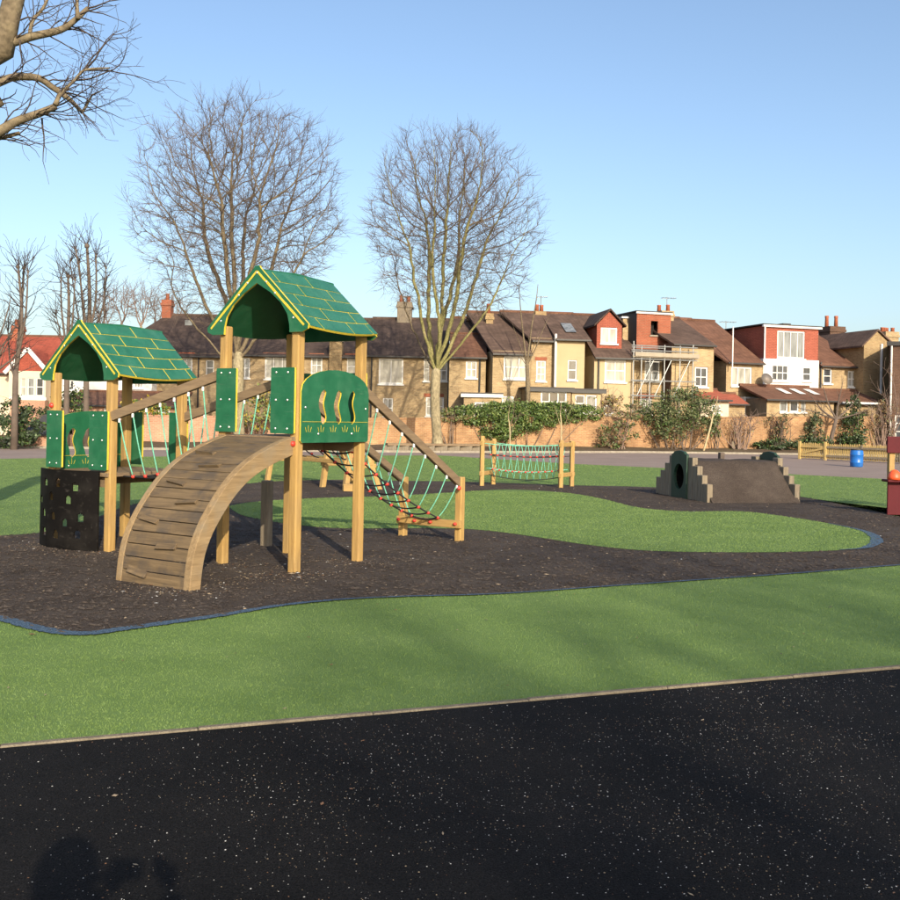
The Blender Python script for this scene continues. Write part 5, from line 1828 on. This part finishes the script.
crown_tree(3, base, at(237, 352, Y1), at(240, 212, Y1), 4.6, 4.2, 5.25, g1, 4200, 'bare_tree', 'broad leafless tree rising behind the roof of the tall tower', ('bark_brown', 'bark_brown', 'twig'))
Y2 = 46.4
base = at(436.5, 447, Y2); base.z = 0.1
g2 = [(at(x, y, Y2 + dy), f) for x, y, dy, f in ((447, 215, 0, 1.0), (425, 220, 1.1, .98), (470, 220, -1.1, 1.0), (408, 240, -1, .97), (488, 238, 1.0, .98), (436, 225, -1.8, .98), (458, 228, 1.9, .98), (398, 285, .8, .92), (502, 280, -.8, .93))]
crown_tree(8, base, at(436, 366, Y2), at(451, 228, Y2), 4.05, 3.7, 4.5, g2, 3900, 'bare_tree', 'tall leafless fan shaped tree in front of the brick terrace', ('bark_moss', 'bark_brown', 'twig'))

# --- pruned trees at the left, stubby upright limbs ending in knuckles of fine shoots
def pollard(seed, px, pyb, Y, tops, name, label, r0=.13, group='pollarded trees at the left'):
    rr = random.Random(seed)
    base = at(px, pyb, Y); base.z = 0
    T = Tree(seed, lambda p: 0.5, 0.45, 0.007)
    first = at(*tops[0][:2], Y)
    T.trunk.tube([base + Vector((0, 0, -.2)), base.lerp(first, .2), base.lerp(first, .45)], [r0 * 1.25, r0, r0 * .85], 8)
    tips = []
    for (x, y, dy, f, r) in tops:
        p0 = base.lerp(first, f)
        p1 = at(x, y, Y + dy)
        mid = p0.lerp(p1, .5) + Vector(((p1.x - p0.x) * .22, (p1.y - p0.y) * .2, 0)) + T.rv(.12)
        pts = catmull([p0, mid, p1], 5)
        T.crown.tube(pts, [r * (1 - .55 * i / (len(pts) - 1)) for i in range(len(pts))], 6, 1, cap=True)
        T.crown.ball(p1, r * .95, 6, 4, 1)
        tips.append(p1)
        for i in range(2, len(pts)):
            for _ in range(rr.choice((1, 2, 2))):
                T.grow(pts[i], Vector((rr.uniform(-1, 1), rr.uniform(-1, 1), rr.uniform(.1, .9))), rr.uniform(.5, 1.5), .022, 0, [(1.6, 35, .5, .1, .05), (0, 0, 0, .12, .05)])
        for _ in range(9):
            T.grow(p1, Vector((rr.uniform(-.7, .7), rr.uniform(-.7, .7), 1)), rr.uniform(.5, 1.3), .014, 0, [(1.0, 30, .5, .08, .05), (0, 0, 0, .1, .05)])
    return T.build(name, label, base, group, ('bark_dark', 'bark_dark', 'twig_dark'))
pollard(21, 86, 446, 44, [(87, 246, 0, .45, .13), (79, 262, .8, .5, .07), (96, 256, -.6, .52, .07), (106, 268, .5, .5, .06), (76, 250, -.4, .55, .06), (104, 292, -.5, .42, .05), (70, 262, .3, .44, .05)], 'pollarded_tree', 'tallest pollarded tree behind the small roof, its limbs spread wide')
pollard(22, 66, 446, 43, [(68, 276, 0, .5, .10), (61, 278, .5, .55, .06), (75, 280, -.4, .5, .06), (56, 315, .2, .4, .045)], 'pollarded_tree', 'slim pollarded tree with close upright limbs left of the tallest one')
pollard(23, 14, 447, 40, [(18, 267, 0, .4, .09), (24, 268, .3, .42, .09), (28, 272, -.3, .45, .06), (8, 330, .4, .38, .05)], 'pollarded_tree', 'twin stemmed pollarded tree beside the grey shed at the left edge')
# young tree leaning in at the left margin
b = at(-14, 448, 39); b.z = 0
T = Tree(31, lambda p: .5, .5, .007)
T.trunk.tube([b, b + Vector((.1, 0, 3))], [.13, .1], 8)
for (x, y) in ((14, 330), (-4, 275), (6, 300), (-20, 262), (24, 352)):
    T.grow(b + Vector((.1, 0, 2.9)), at(x, y, 39) - b - Vector((.1, 0, 2.9)), (at(x, y, 39) - b).length - 2.6, .06, 1, SPEC)
T.build('bare_tree', 'dark leafless tree reaching in from the left margin below the overhanging boughs', b, None, ('bark_dark', 'bark_dark', 'twig_dark'))

# --- hazy pruned trees far behind the roofs
for i, (px, top, w) in enumerate(((104, 296, 10), (122, 286, 12), (141, 288, 13), (159, 294, 11), (176, 300, 10))):
    Y = 84 + 3 * (i % 2)
    base = at(px, 420, Y); base.z = 0
    c = at(px, top + 16, Y)
    fk = at(px, top + 38, Y)
    gd = [(c + Vector((math.cos(k * 1.3) * .7, math.sin(k * 1.3) * .7, .3)), 1.0) for k in range(5)]
    t = crown_tree(50 + i, base, fk, c, w * .115, 1.3, 1.75, gd, 420, 'distant_tree', ['first', 'second', 'third', 'fourth', 'fifth'][i] + ' from the left of the small pinkish bare trees above the dark roof', ('twig_pink', 'twig_pink', 'twig_pink'), .010, .34)
    t['group'] = 'bare trees beyond the roofs'

# --- boughs reaching in at the top left: a tree standing just outside the frame
YN = 12.0
nb = Vector((-6.9, 12.3, 0))
T = Tree(77, lambda p: .5, .11, .0024, droop=0.08)
hub = at(-45, 120, YN + .2)
T.trunk.tube([nb + Vector((0, 0, -.2)), nb + Vector((.02, 0, .5)), nb.lerp(hub, .5) + Vector((.05, .1, 0)), hub, at(-20, 60, YN + .1), at(4, 50, YN), at(9, 18, YN), at(16, -10, YN), at(22, -60, YN + .2), at(14, -160, YN + .5)], [.36, .30, .26, .22, .17, .13, .125, .12, .10, .05], 10)
NSP = [(4.0, 42, .6, .14, 0.0), (6, 42, .62, .17, -.012), (8, 44, .55, .22, -.012), (9, 42, .5, .25, -.012), (0, 0, 0, .25, -.012)]
limbs = [([(2, 46), (30, 37), (60, 30), (75, 20), (88, 8)], [.058, .05, .042, .034, .026], 0),
         ([(78, 19), (77, 2), (80, -22)], [.03, .022, .015], .05),
         ([(30, 34), (33, 20), (45, 5), (56, -25)], [.026, .022, .018, .01], .1),
         ([(-20, 90), (0, 82), (15, 77), (38, 78), (52, 87), (68, 98), (80, 110), (83, 111), (92, 95)], [.06, .05, .045, .042, .038, .03, .022, .018, .012], -.2),
         ([(-40, 150), (0, 131), (15, 122), (40, 113), (56, 106)], [.08, .06, .052, .045, .036], -.5),
         ([(55, 105), (62, 92), (75, 80), (85, 70), (110, 68)], [.03, .022, .018, .014, .009], -.45),
         ([(-20, 142), (0, 138), (20, 133)], [.03, .026, .022], -.4),
         ([(-45, 120), (-20, 110), (2, 100)], [.2, .1, .06], 0)]
for pts, rads, dy in limbs:
    P = [at(x, y, YN + dy + .06 * i) for i, (x, y) in enumerate(pts)]
    C = catmull(P, 4)
    rr = []
    for i in range(len(C)):
        x = i / 4
        k = min(int(x), len(rads) - 2)
        rr.append(rads[k] + (rads[k + 1] - rads[k]) * (x - k))
    T.crown.tube(C, rr, 7, 0)
    for i in range(2, len(C)):
        if T.r.random() < .8:
            d = (C[i] - C[i - 1]).normalized()
            o = Matrix.Rotation(T.r.uniform(0, 6.28), 3, d) @ d.orthogonal().normalized()
            T.grow(C[i], d * .8 + o * .7 + Vector((.25, 0, T.r.uniform(-.3, .5))), T.r.uniform(.25, .75), min(rr[i] * .4, .012), 1, NSP)
for (x, y, tx, ty, L) in ((75, 80, 150, 45, .95), (85, 70, 155, 75, .95), (62, 92, 130, 100, .8), (80, 75, 120, 20, .8), (88, 8, 128, -2, .55), (80, 14, 125, 4, .5), (42, 118, 50, 175, .6), (20, 40, 40, 110, .5), (92, 95, 110, 88, .25), (20, 20, 60, 0, .5), (85, 70, 140, 30, .9), (56, 106, 118, 62, .85)):
    p = at(x, y, YN - .2)
    T.grow(p, at(tx, ty, YN - .2) - p, L, .013, 1, NSP)
T.build('overhanging_tree', 'pale barked leafless tree reaching its boughs into the top left corner', nb, None, ('bark_brown', 'twig', 'twig_dark'))

# --- trees standing behind the viewer, whose thin shade falls over the near turf
for i, (x, y, H, sd) in enumerate(((13.0, -26.0, 18.5, 91), (18.5, -23.0, 17.0, 92), (8.1, -24.0, 15.0, 93))):
    base = Vector((x, y, 0))
    c = base + Vector((0, 0, H * .62))
    T = Tree(sd, ellip(c, 4.4 if i < 2 else 2.0, 3.6, H * .36), 1.0, .016)
    T.trunk.tube([base, base + Vector((0, 0, H * .3))], [.22, .17], 8)
    for k in range(13):
        a = k * 2.4
        tip = c + Vector((math.cos(a) * 3.6, math.sin(a) * 3.0, H * .26 * R.uniform(.4, 1.2)))
        st = base + Vector((0, 0, H * .29))
        T.grow(st, tip - st, (tip - st).length, .11, 0, SPEC)
    T.build('shade_tree', ['leafless tree behind the viewer, casting thin shade over the right of the turf', 'second leafless tree behind the viewer, further to the right', 'smaller leafless tree behind the viewer, shading the left of the turf'][i], base)

# ================================================================== SHRUBS
def leaf_cloud(rng, pts, size, asp=0.6):
    k = len(pts)
    n1 = rng.normal(size=(k, 3)); n1 /= np.linalg.norm(n1, axis=1)[:, None]
    n2 = rng.normal(size=(k, 3)); n2 -= n1 * (n1 * n2).sum(1)[:, None]; n2 /= np.linalg.norm(n2, axis=1)[:, None]
    s = size * rng.uniform(.6, 1.35, k)[:, None]
    V = np.stack([pts - n1 * s, pts + n2 * s * asp, pts + n1 * s, pts - n2 * s * asp], 1)
    return V.reshape(-1, 3), np.arange(4 * k).reshape(k, 4)

def shrub(name, label, base, lobes, n, size, mats, weights, seed, stems=6, cat='shrub', group=None, stem_mat='twig', shell=0.55):
    """lobes: (dx,dy,dz,rx,ry,rz) leaf masses round the base; leaves gather in clumps near the lobe surfaces"""
    rng = np.random.default_rng(seed)
    rr = random.Random(seed)
    t = thing(name, label, cat, base, 0, group)
    P = []
    vol = np.array([l[3] * l[4] * l[5] for l in lobes]) ** .67
    vol /= vol.sum()
    for l, w in zip(lobes, vol):
        k = int(n * w)
        cl = max(6, k // 26)
        d = rng.normal(size=(cl, 3)); d /= np.linalg.norm(d, axis=1)[:, None]
        rad = rng.uniform(shell, 1.08, cl) ** .8
        cc = d * rad[:, None] * np.array(l[3:6]) + np.array(l[:3])
        q = cc[rng.integers(0, cl, k)] + rng.normal(size=(k, 3)) * np.array(l[3:6]) * .13
        P.append(q)
    P = np.concatenate(P)
    P[:, 2] = np.maximum(P[:, 2], .05)
    V, F = leaf_cloud(rng, P, size)
    mi = rng.choice(len(mats), len(P), p=weights)
    me = scatter_mesh('foliage', V, F, mats, mi)
    f = link('foliage', me, t)
    st = MB()
    for k in range(stems):
        l = lobes[k % len(lobes)]
        tip = Vector(l[:3]) + Vector((rr.gauss(0, .45) * l[3], rr.gauss(0, .45) * l[4], rr.uniform(.1, .8) * l[5]))
        b0 = Vector((rr.uniform(-.2, .2), rr.uniform(-.15, .15), 0)) + Vector((l[0] * .5, l[1] * .5, 0))
        pts = catmull([b0, b0.lerp(tip, .5) + Vector((rr.gauss(0, .12), rr.gauss(0, .12), 0)), tip], 4)
        st.tube(pts, [.035 * (1 - .75 * i / 8) for i in range(9)], 4, cap=False)
        for _ in range(4):
            p = pts[rr.randint(4, 8)]
            e = p + Vector((rr.gauss(0, .35), rr.gauss(0, .25), rr.uniform(.1, .55)))
            st.tube([p, p.lerp(e, .5) + Vector((0, 0, .04)), e], [.012, .009, .005], 3, cap=False)
    st.build('stem', stem_mat, t, local=True, fix=False)
    return t
def bedp(px, off, z=0.15):
    x = ray(px, 440)[0]
    Y = (51.0 - off) / (1 - 0.28 * x)
    return Vector((x * Y, Y, z))
# ivy hedge tumbling over the wall
p = bedp(520, .15, 0)
shrub('ivy_hedge', 'dense green ivy hedge tumbling over the garden wall behind the rope net', p,
      [(-3.2, -.9, 1.95, .7, .3, .3), (-2.4, -.7, 1.75, .9, .4, .5), (-1.5, -.5, 1.5, .9, .45, .85), (-.5, -.2, 1.5, .9, .45, .95), (.5, .1, 1.75, .9, .45, .7), (1.5, .4, 1.9, .9, .45, .55), (2.5, .8, 1.95, .9, .4, .5), (3.5, 1.2, 2.0, .9, .4, .42), (-1, -.3, 2.1, 1.2, .5, .35), (1.2, .4, 2.3, 1.4, .5, .25), (-1.0, -.35, .9, .5, .35, .45)], 24000, .058, ['leaf_ivy', 'leaf_light', 'leaf_dark'], [.5, .36, .14], 1, 8, 'hedge')
# big evergreen bush against the wall
p = bedp(680, .9)
shrub('evergreen_bush', 'large loose evergreen bush against the orange garden wall', p,
      [(0, 0, 2.3, 1.5, .9, .95), (-1.2, .1, 1.9, 1.1, .8, .85), (1.1, 0, 2.1, 1.0, .8, .85), (-2.0, .3, 1.75, .7, .5, .45), (.2, 0, 3.0, .9, .6, .45), (-.5, -.2, 1.1, 1.1, .7, .6), (1.6, 0, 1.3, .6, .5, .6)], 9000, .058, ['leaf_dark', 'leaf_olive', 'leaf_ivy'], [.25, .52, .23], 2, 16, 'bush', stem_mat='bark_dark', shell=.35)
p = bedp(618, 1.1)
shrub('bramble_bush', 'sparse russet and green bush left of the large evergreen', p,
      [(0, 0, .75, .95, .6, .7), (.4, 0, 1.5, .7, .5, .6), (-.5, 0, .4, .7, .5, .4), (.7, 0, 2.1, .5, .4, .45)], 1500, .075, ['leaf_olive', 'leaf_brown', 'leaf_ivy'], [.45, .35, .2], 3, 14, 'bush', stem_mat='twig_pink')
p = Vector(at(598, 420, 54.5)); p.z = 0
shrub('garden_shrub', 'twiggy pale garden shrub above the wall by the yellow annexe', p, [(0, 0, 2.2, 1.3, .6, .8), (.6, 0, 2.8, .8, .5, .5)], 900, .06, ['leaf_brown', 'leaf_olive', 'leaf_yellow'], [.55, .3, .15], 4, 22, stem_mat='twig_pink')
p = bedp(737, .5)
shrub('bare_shrub', 'thin reddish leafless shrub beside the timber knee rail', p, [(0, 0, 1.2, .9, .5, .8), (.6, 0, 1.6, .8, .4, .7)], 110, .05, ['leaf_brown', 'leaf_ivy'], [.7, .3], 5, 26, stem_mat='twig_pink')
p = bedp(716, .4)
shrub('bright_shrub', 'small bright green leafy shrub right of the large evergreen', p, [(0, 0, 1.35, .35, .3, .55)], 330, .085, ['leaf_ivy', 'leaf_light'], [.6, .4], 6, 5)
# garden plants beyond the picket fence
p = bedp(788, .6)
shrub('dark_hedge', 'low dark hedge between the earth bed and the picket gate', p, [(0, 0, .35, 1.5, .6, .35), (1.6, .4, .4, 1.2, .6, .4), (-1.2, -.3, .25, .8, .5, .25)], 2600, .07, ['leaf_dark', 'leaf_ivy'], [.8, .2], 7, 4, 'hedge')
p = bedp(779, .4)
shrub('trellis_climber', 'sparse brown climber on the wall left of the picket gate', p, [(0, 0, 1.2, .7, .25, .9)], 330, .06, ['leaf_brown', 'leaf_dark', 'leaf_olive'], [.4, .4, .2], 8, 18, stem_mat='twig_dark')
p = bedp(815, .5)
shrub('round_bush', 'small rounded olive bush behind the picket fence', p, [(0, 0, 1.1, .5, .45, .95)], 900, .07, ['leaf_dark', 'leaf_olive'], [.6, .4], 9, 5, 'bush')
p = bedp(853, .5)
shrub('conifer_bush', 'dark upright evergreen behind the blue barrel', p, [(0, 0, 1.2, .75, .6, 1.2), (0, 0, 2.3, .5, .45, .9), (-.1, 0, .6, .9, .6, .6)], 3000, .075, ['leaf_dark', 'leaf_ivy'], [.75, .25], 10, 5, 'bush', stem_mat='bark_dark')
p = bedp(880, .3)
shrub('russet_shrub', 'russet twiggy shrub beside the dark brick building', p, [(0, 0, 1.6, .9, .6, 1.2), (.3, 0, 2.4, .8, .5, .7)], 900, .06, ['leaf_brown', 'leaf_olive'], [.7, .3], 11, 26, stem_mat='twig_pink')
# fruit tree behind the fence
b = bedp(829, .7, 0)
T = Tree(101, ellip(b + Vector((.2, 0, 3.0)), 2.6, 1.6, 1.5), .4, .007)
T.trunk.tube([b, b + Vector((.15, 0, 1.0)), b + Vector((.4, 0, 2.0))], [.16, .12, .1], 8)
for (dx, dz) in ((-2.2, 1.0), (-1.2, 1.6), (.2, 1.9), (1.5, 1.4), (2.3, .7), (-1.8, .4)):
    T.grow(b + Vector((.4, 0, 1.95)), Vector((dx, R.uniform(-.6, .6), dz)), 2.3, .06, 1, SPEC)
T.build('fruit_tree', 'low spreading leafless fruit tree behind the picket fence', b, None, ('bark_dark', 'twig', 'twig'))
# leafless creeper by the dark building
b = at(893, 446, 45); b.z = 0
T = Tree(103, lambda p: .5, .4, .006)
T.trunk.tube([b, b + Vector((0, 0, 1.2))], [.07, .05], 6)
for k in range(6):
    T.grow(b + Vector((0, 0, 1.1)), Vector((R.uniform(-.7, .5), R.uniform(-.3, .3), 1)), R.uniform(2, 3.4), .03, 2, SPEC)
T.build('bare_sapling', 'leafless sapling against the dark brick building', b, None, ('twig', 'twig_pink', 'twig_pink'))

# --- saplings by the path
def sapling(seed, px, py, tpx, tpy, label, r=.03, extra=()):
    b = gp(px, py)
    Y = b.y
    tip = at(tpx, tpy, Y)
    T = Tree(seed, lambda p: .5, .4, .006)
    T.trunk.tube(catmull([b, b.lerp(tip, .5) + Vector((.04, 0, 0)), b.lerp(tip, .7)], 4), [r * (1 - .04 * i) for i in range(9)], 6)
    T.grow(b.lerp(tip, .7), tip - b, (tip - b).length * .34, r * .65, 2, SPEC)
    for (ex, ey, f) in extra:
        q = b.lerp(tip, f)
        T.grow(q, at(ex, ey, Y) - q, (at(ex, ey, Y) - q).length, r * .55, 2, SPEC)
    return T.build('sapling', label, b, 'young trees along the path', ('stake', 'stake', 'twig_pink'))
sapling(61, 510, 453.5, 508, 405, 'thin pale sapling rising behind the left part of the rope net', .035, ((517, 408, .3), (513, 400, .5)))
sapling(62, 561, 453.5, 560, 398, 'thin pale sapling rising behind the right posts of the rope net', .04, ((568, 402, .25), (556, 405, .5)))
sapling(63, 703, 453, 717, 398, 'leaning pale sapling in front of the large evergreen bush', .06, ((723, 405, .6), (708, 408, .6)))
# bare sycamore sapling in the gardens between the houses
b = at(528, 420, 52.3); b.z = 0
T = Tree(64, lambda p: .5, .5, .007)
T.trunk.tube([b, at(528, 390, 52.3), at(527, 365, 52.3)], [.15, .12, .10], 8)
for (x, y, r) in ((520, 285, .06), (534, 283, .06), (553, 318, .04), (512, 325, .035), (541, 330, .035), (517, 352, .03)):
    T.grow(at(527, 366, 52.3), at(x, y, 52.3) - at(527, 366, 52.3), (at(x, y, 52.3) - at(527, 366, 52.3)).length, r, 0, [(0.9, 28, .16, .03, .02), (2.0, 30, .5, .1, .03), (0, 0, 0, .12, .02)])
T.build('garden_tree', 'slender leafless tree before the house with the wide white bay', b, None, ('bark_brown', 'bark_brown', 'twig_pink'))

# --- planting at the left
p = gp(-6, 449)
shrub('dark_hedge', 'dark evergreen hedge beside the path at the left edge', p, [(0, .5, .7, 1.3, .8, .75), (1.0, .8, .9, .7, .6, .7), (-1.6, .6, .9, 1.2, .8, .9)], 3400, .075, ['leaf_dark', 'leaf_ivy'], [.8, .2], 12, 4, 'hedge')
p = at(36, 430, 45.5); p.z = 0
shrub('dark_hedge', 'dark clipped hedge above the grey shed roof', p, [(0, 0, 1.2, 1.1, .5, .6), (-1.0, 0, 1.5, .6, .5, .6)], 1500, .07, ['leaf_dark', 'leaf_ivy'], [.75, .25], 13, 4, 'hedge')
p = at(72, 430, 46.5); p.z = 0
shrub('garden_shrub', 'rounded dark green shrub seen through the small tower', p, [(0, 0, 1.5, .9, .7, 1.1)], 1500, .075, ['leaf_dark', 'leaf_ivy', 'leaf_light'], [.6, .3, .1], 14, 5)
p = at(146, 425, 47.5); p.z = 0
shrub('golden_shrub', 'yellow flecked green shrub above the pink wall behind the rope bridge', p, [(0, 0, 1.6, 1.0, .6, .6), (-.7, 0, 1.7, .6, .5, .5)], 1500, .075, ['leaf_yellow', 'leaf_ivy', 'leaf_light'], [.42, .28, .3], 15, 5)
p = at(254, 428, 47.5); p.z = 0
shrub('variegated_shrub', 'loose green and yellow shrub seen through the tall tower opening', p, [(0, 0, 1.7, 1.2, .6, .9), (.6, 0, 2.4, .7, .5, .7), (-.9, 0, 1.3, .7, .5, .6)], 1500, .08, ['leaf_olive', 'leaf_light', 'leaf_yellow'], [.4, .35, .25], 16, 12)
p = at(412, 420, 50); p.z = 0
shrub('garden_shrub', 'pale feathery shrub at the left end of the ivy hedge', p + Vector((1.9, .8, 0)), [(0, 0, 1.75, .9, .4, .3)], 500, .06, ['leaf_olive', 'leaf_brown', 'leaf_light'], [.5, .3, .2], 17, 6)

# ================================================================== THE PHOTOGRAPHER, whose shadow falls in the foreground
def person():
    t = thing('person', 'person in a dark coat holding up a camera, shadow falling on the tarmac', 'person', (-0.15, -0.25, 0))
    J = {'pel': (0, 0, .95), 'spine': (0, -.01, 1.18), 'chest': (0, -.01, 1.38), 'neck': (0, 0, 1.52), 'head': (0, .02, 1.62), 'crown': (0, .01, 1.74),
         'shl': (-.19, 0, 1.43), 'ell': (-.27, .10, 1.24), 'wrl': (.09, .19, 1.52), 'shr': (.19, 0, 1.43), 'elr': (.36, .06, 1.30), 'wrr': (.30, .20, 1.53),
         'hil': (-.10, 0, .92), 'knl': (-.12, .03, .50), 'anl': (-.13, -.01, .10), 'fol': (-.14, .15, .05), 'hir': (.10, 0, .92), 'knr': (.12, .03, .50), 'anr': (.13, -.01, .10), 'for_': (.14, .15, .05)}
    rad = {'pel': (.17, .13), 'spine': (.16, .12), 'chest': (.19, .13), 'neck': (.075, .075), 'head': (.10, .115), 'crown': (.075, .09), 'shl': .085, 'ell': .062, 'wrl': .042, 'shr': .085, 'elr': .062, 'wrr': .042, 'hil': .10, 'knl': .075, 'anl': .055, 'fol': .045, 'hir': .10, 'knr': .075, 'anr': .055, 'for_': .045}
    E = [('pel', 'spine'), ('spine', 'chest'), ('chest', 'neck'), ('neck', 'head'), ('head', 'crown'), ('chest', 'shl'), ('shl', 'ell'), ('ell', 'wrl'), ('chest', 'shr'), ('shr', 'elr'), ('elr', 'wrr'), ('pel', 'hil'), ('hil', 'knl'), ('knl', 'anl'), ('anl', 'fol'), ('pel', 'hir'), ('hir', 'knr'), ('knr', 'anr'), ('anr', 'for_')]
    K = list(J)
    me = bpy.data.meshes.new('body')
    me.from_pydata([J[k] for k in K], [(K.index(a), K.index(b)) for a, b in E], [])
    me.materials.append(MATS['coat'])
    o = link('body', me, t)
    sk = o.modifiers.new('skin', 'SKIN')
    for i, k in enumerate(K):
        r = rad[k]
        me.skin_vertices[0].data[i].radius = r if isinstance(r, tuple) else (r, r)
        me.skin_vertices[0].data[i].use_root = (k == 'pel')
    o.modifiers.new('sub', 'SUBSURF').levels = 2
    o.modifiers['sub'].render_levels = 2
    MB().ball((0, .005, 1.665), .118, 16, 12, sq=(.92, 1.0, 1.12)).build('hair', 'hair', t, smooth=True, local=True)
    for (hx, hy, hz, sg) in ((.09, .19, 1.52, 1), (.30, .20, 1.53, -1)):
        m = MB()
        m.ball((hx + sg * .012, hy + .015, hz + .04), .042, 10, 8, sq=(.8, .6, 1.05))
        for k in range(4):
            bx = hx + sg * .02
            m.tube([(bx, hy + .025, hz + .03 + .019 * k), (bx + sg * .03, hy + .04, hz + .034 + .019 * k), (bx + sg * (.055 - .004 * abs(k - 1)), hy + .03, hz + .032 + .019 * k)], [.0095, .009, .007], 6)
        m.tube([(hx, hy, hz + .03), (hx + sg * .025, hy - .012, hz + .05), (hx + sg * .045, hy - .008, hz + .06)], [.011, .010, .008], 6)
        m.build('hand', 'skin', t, smooth=True, local=True)
    c = thing('camera_device', 'small black compact camera held up by the person', 'camera', (0, -.06, 1.57))
    MB().box((-.055, -.012, 0), (.055, .012, .065)).build('body', 'camera_body', c, local=True, bevel=.004)
    MB().tube([(0, .012, .03), (0, .022, .03)], .024, 16).build('lens', 'camera_body', c, local=True)
person()
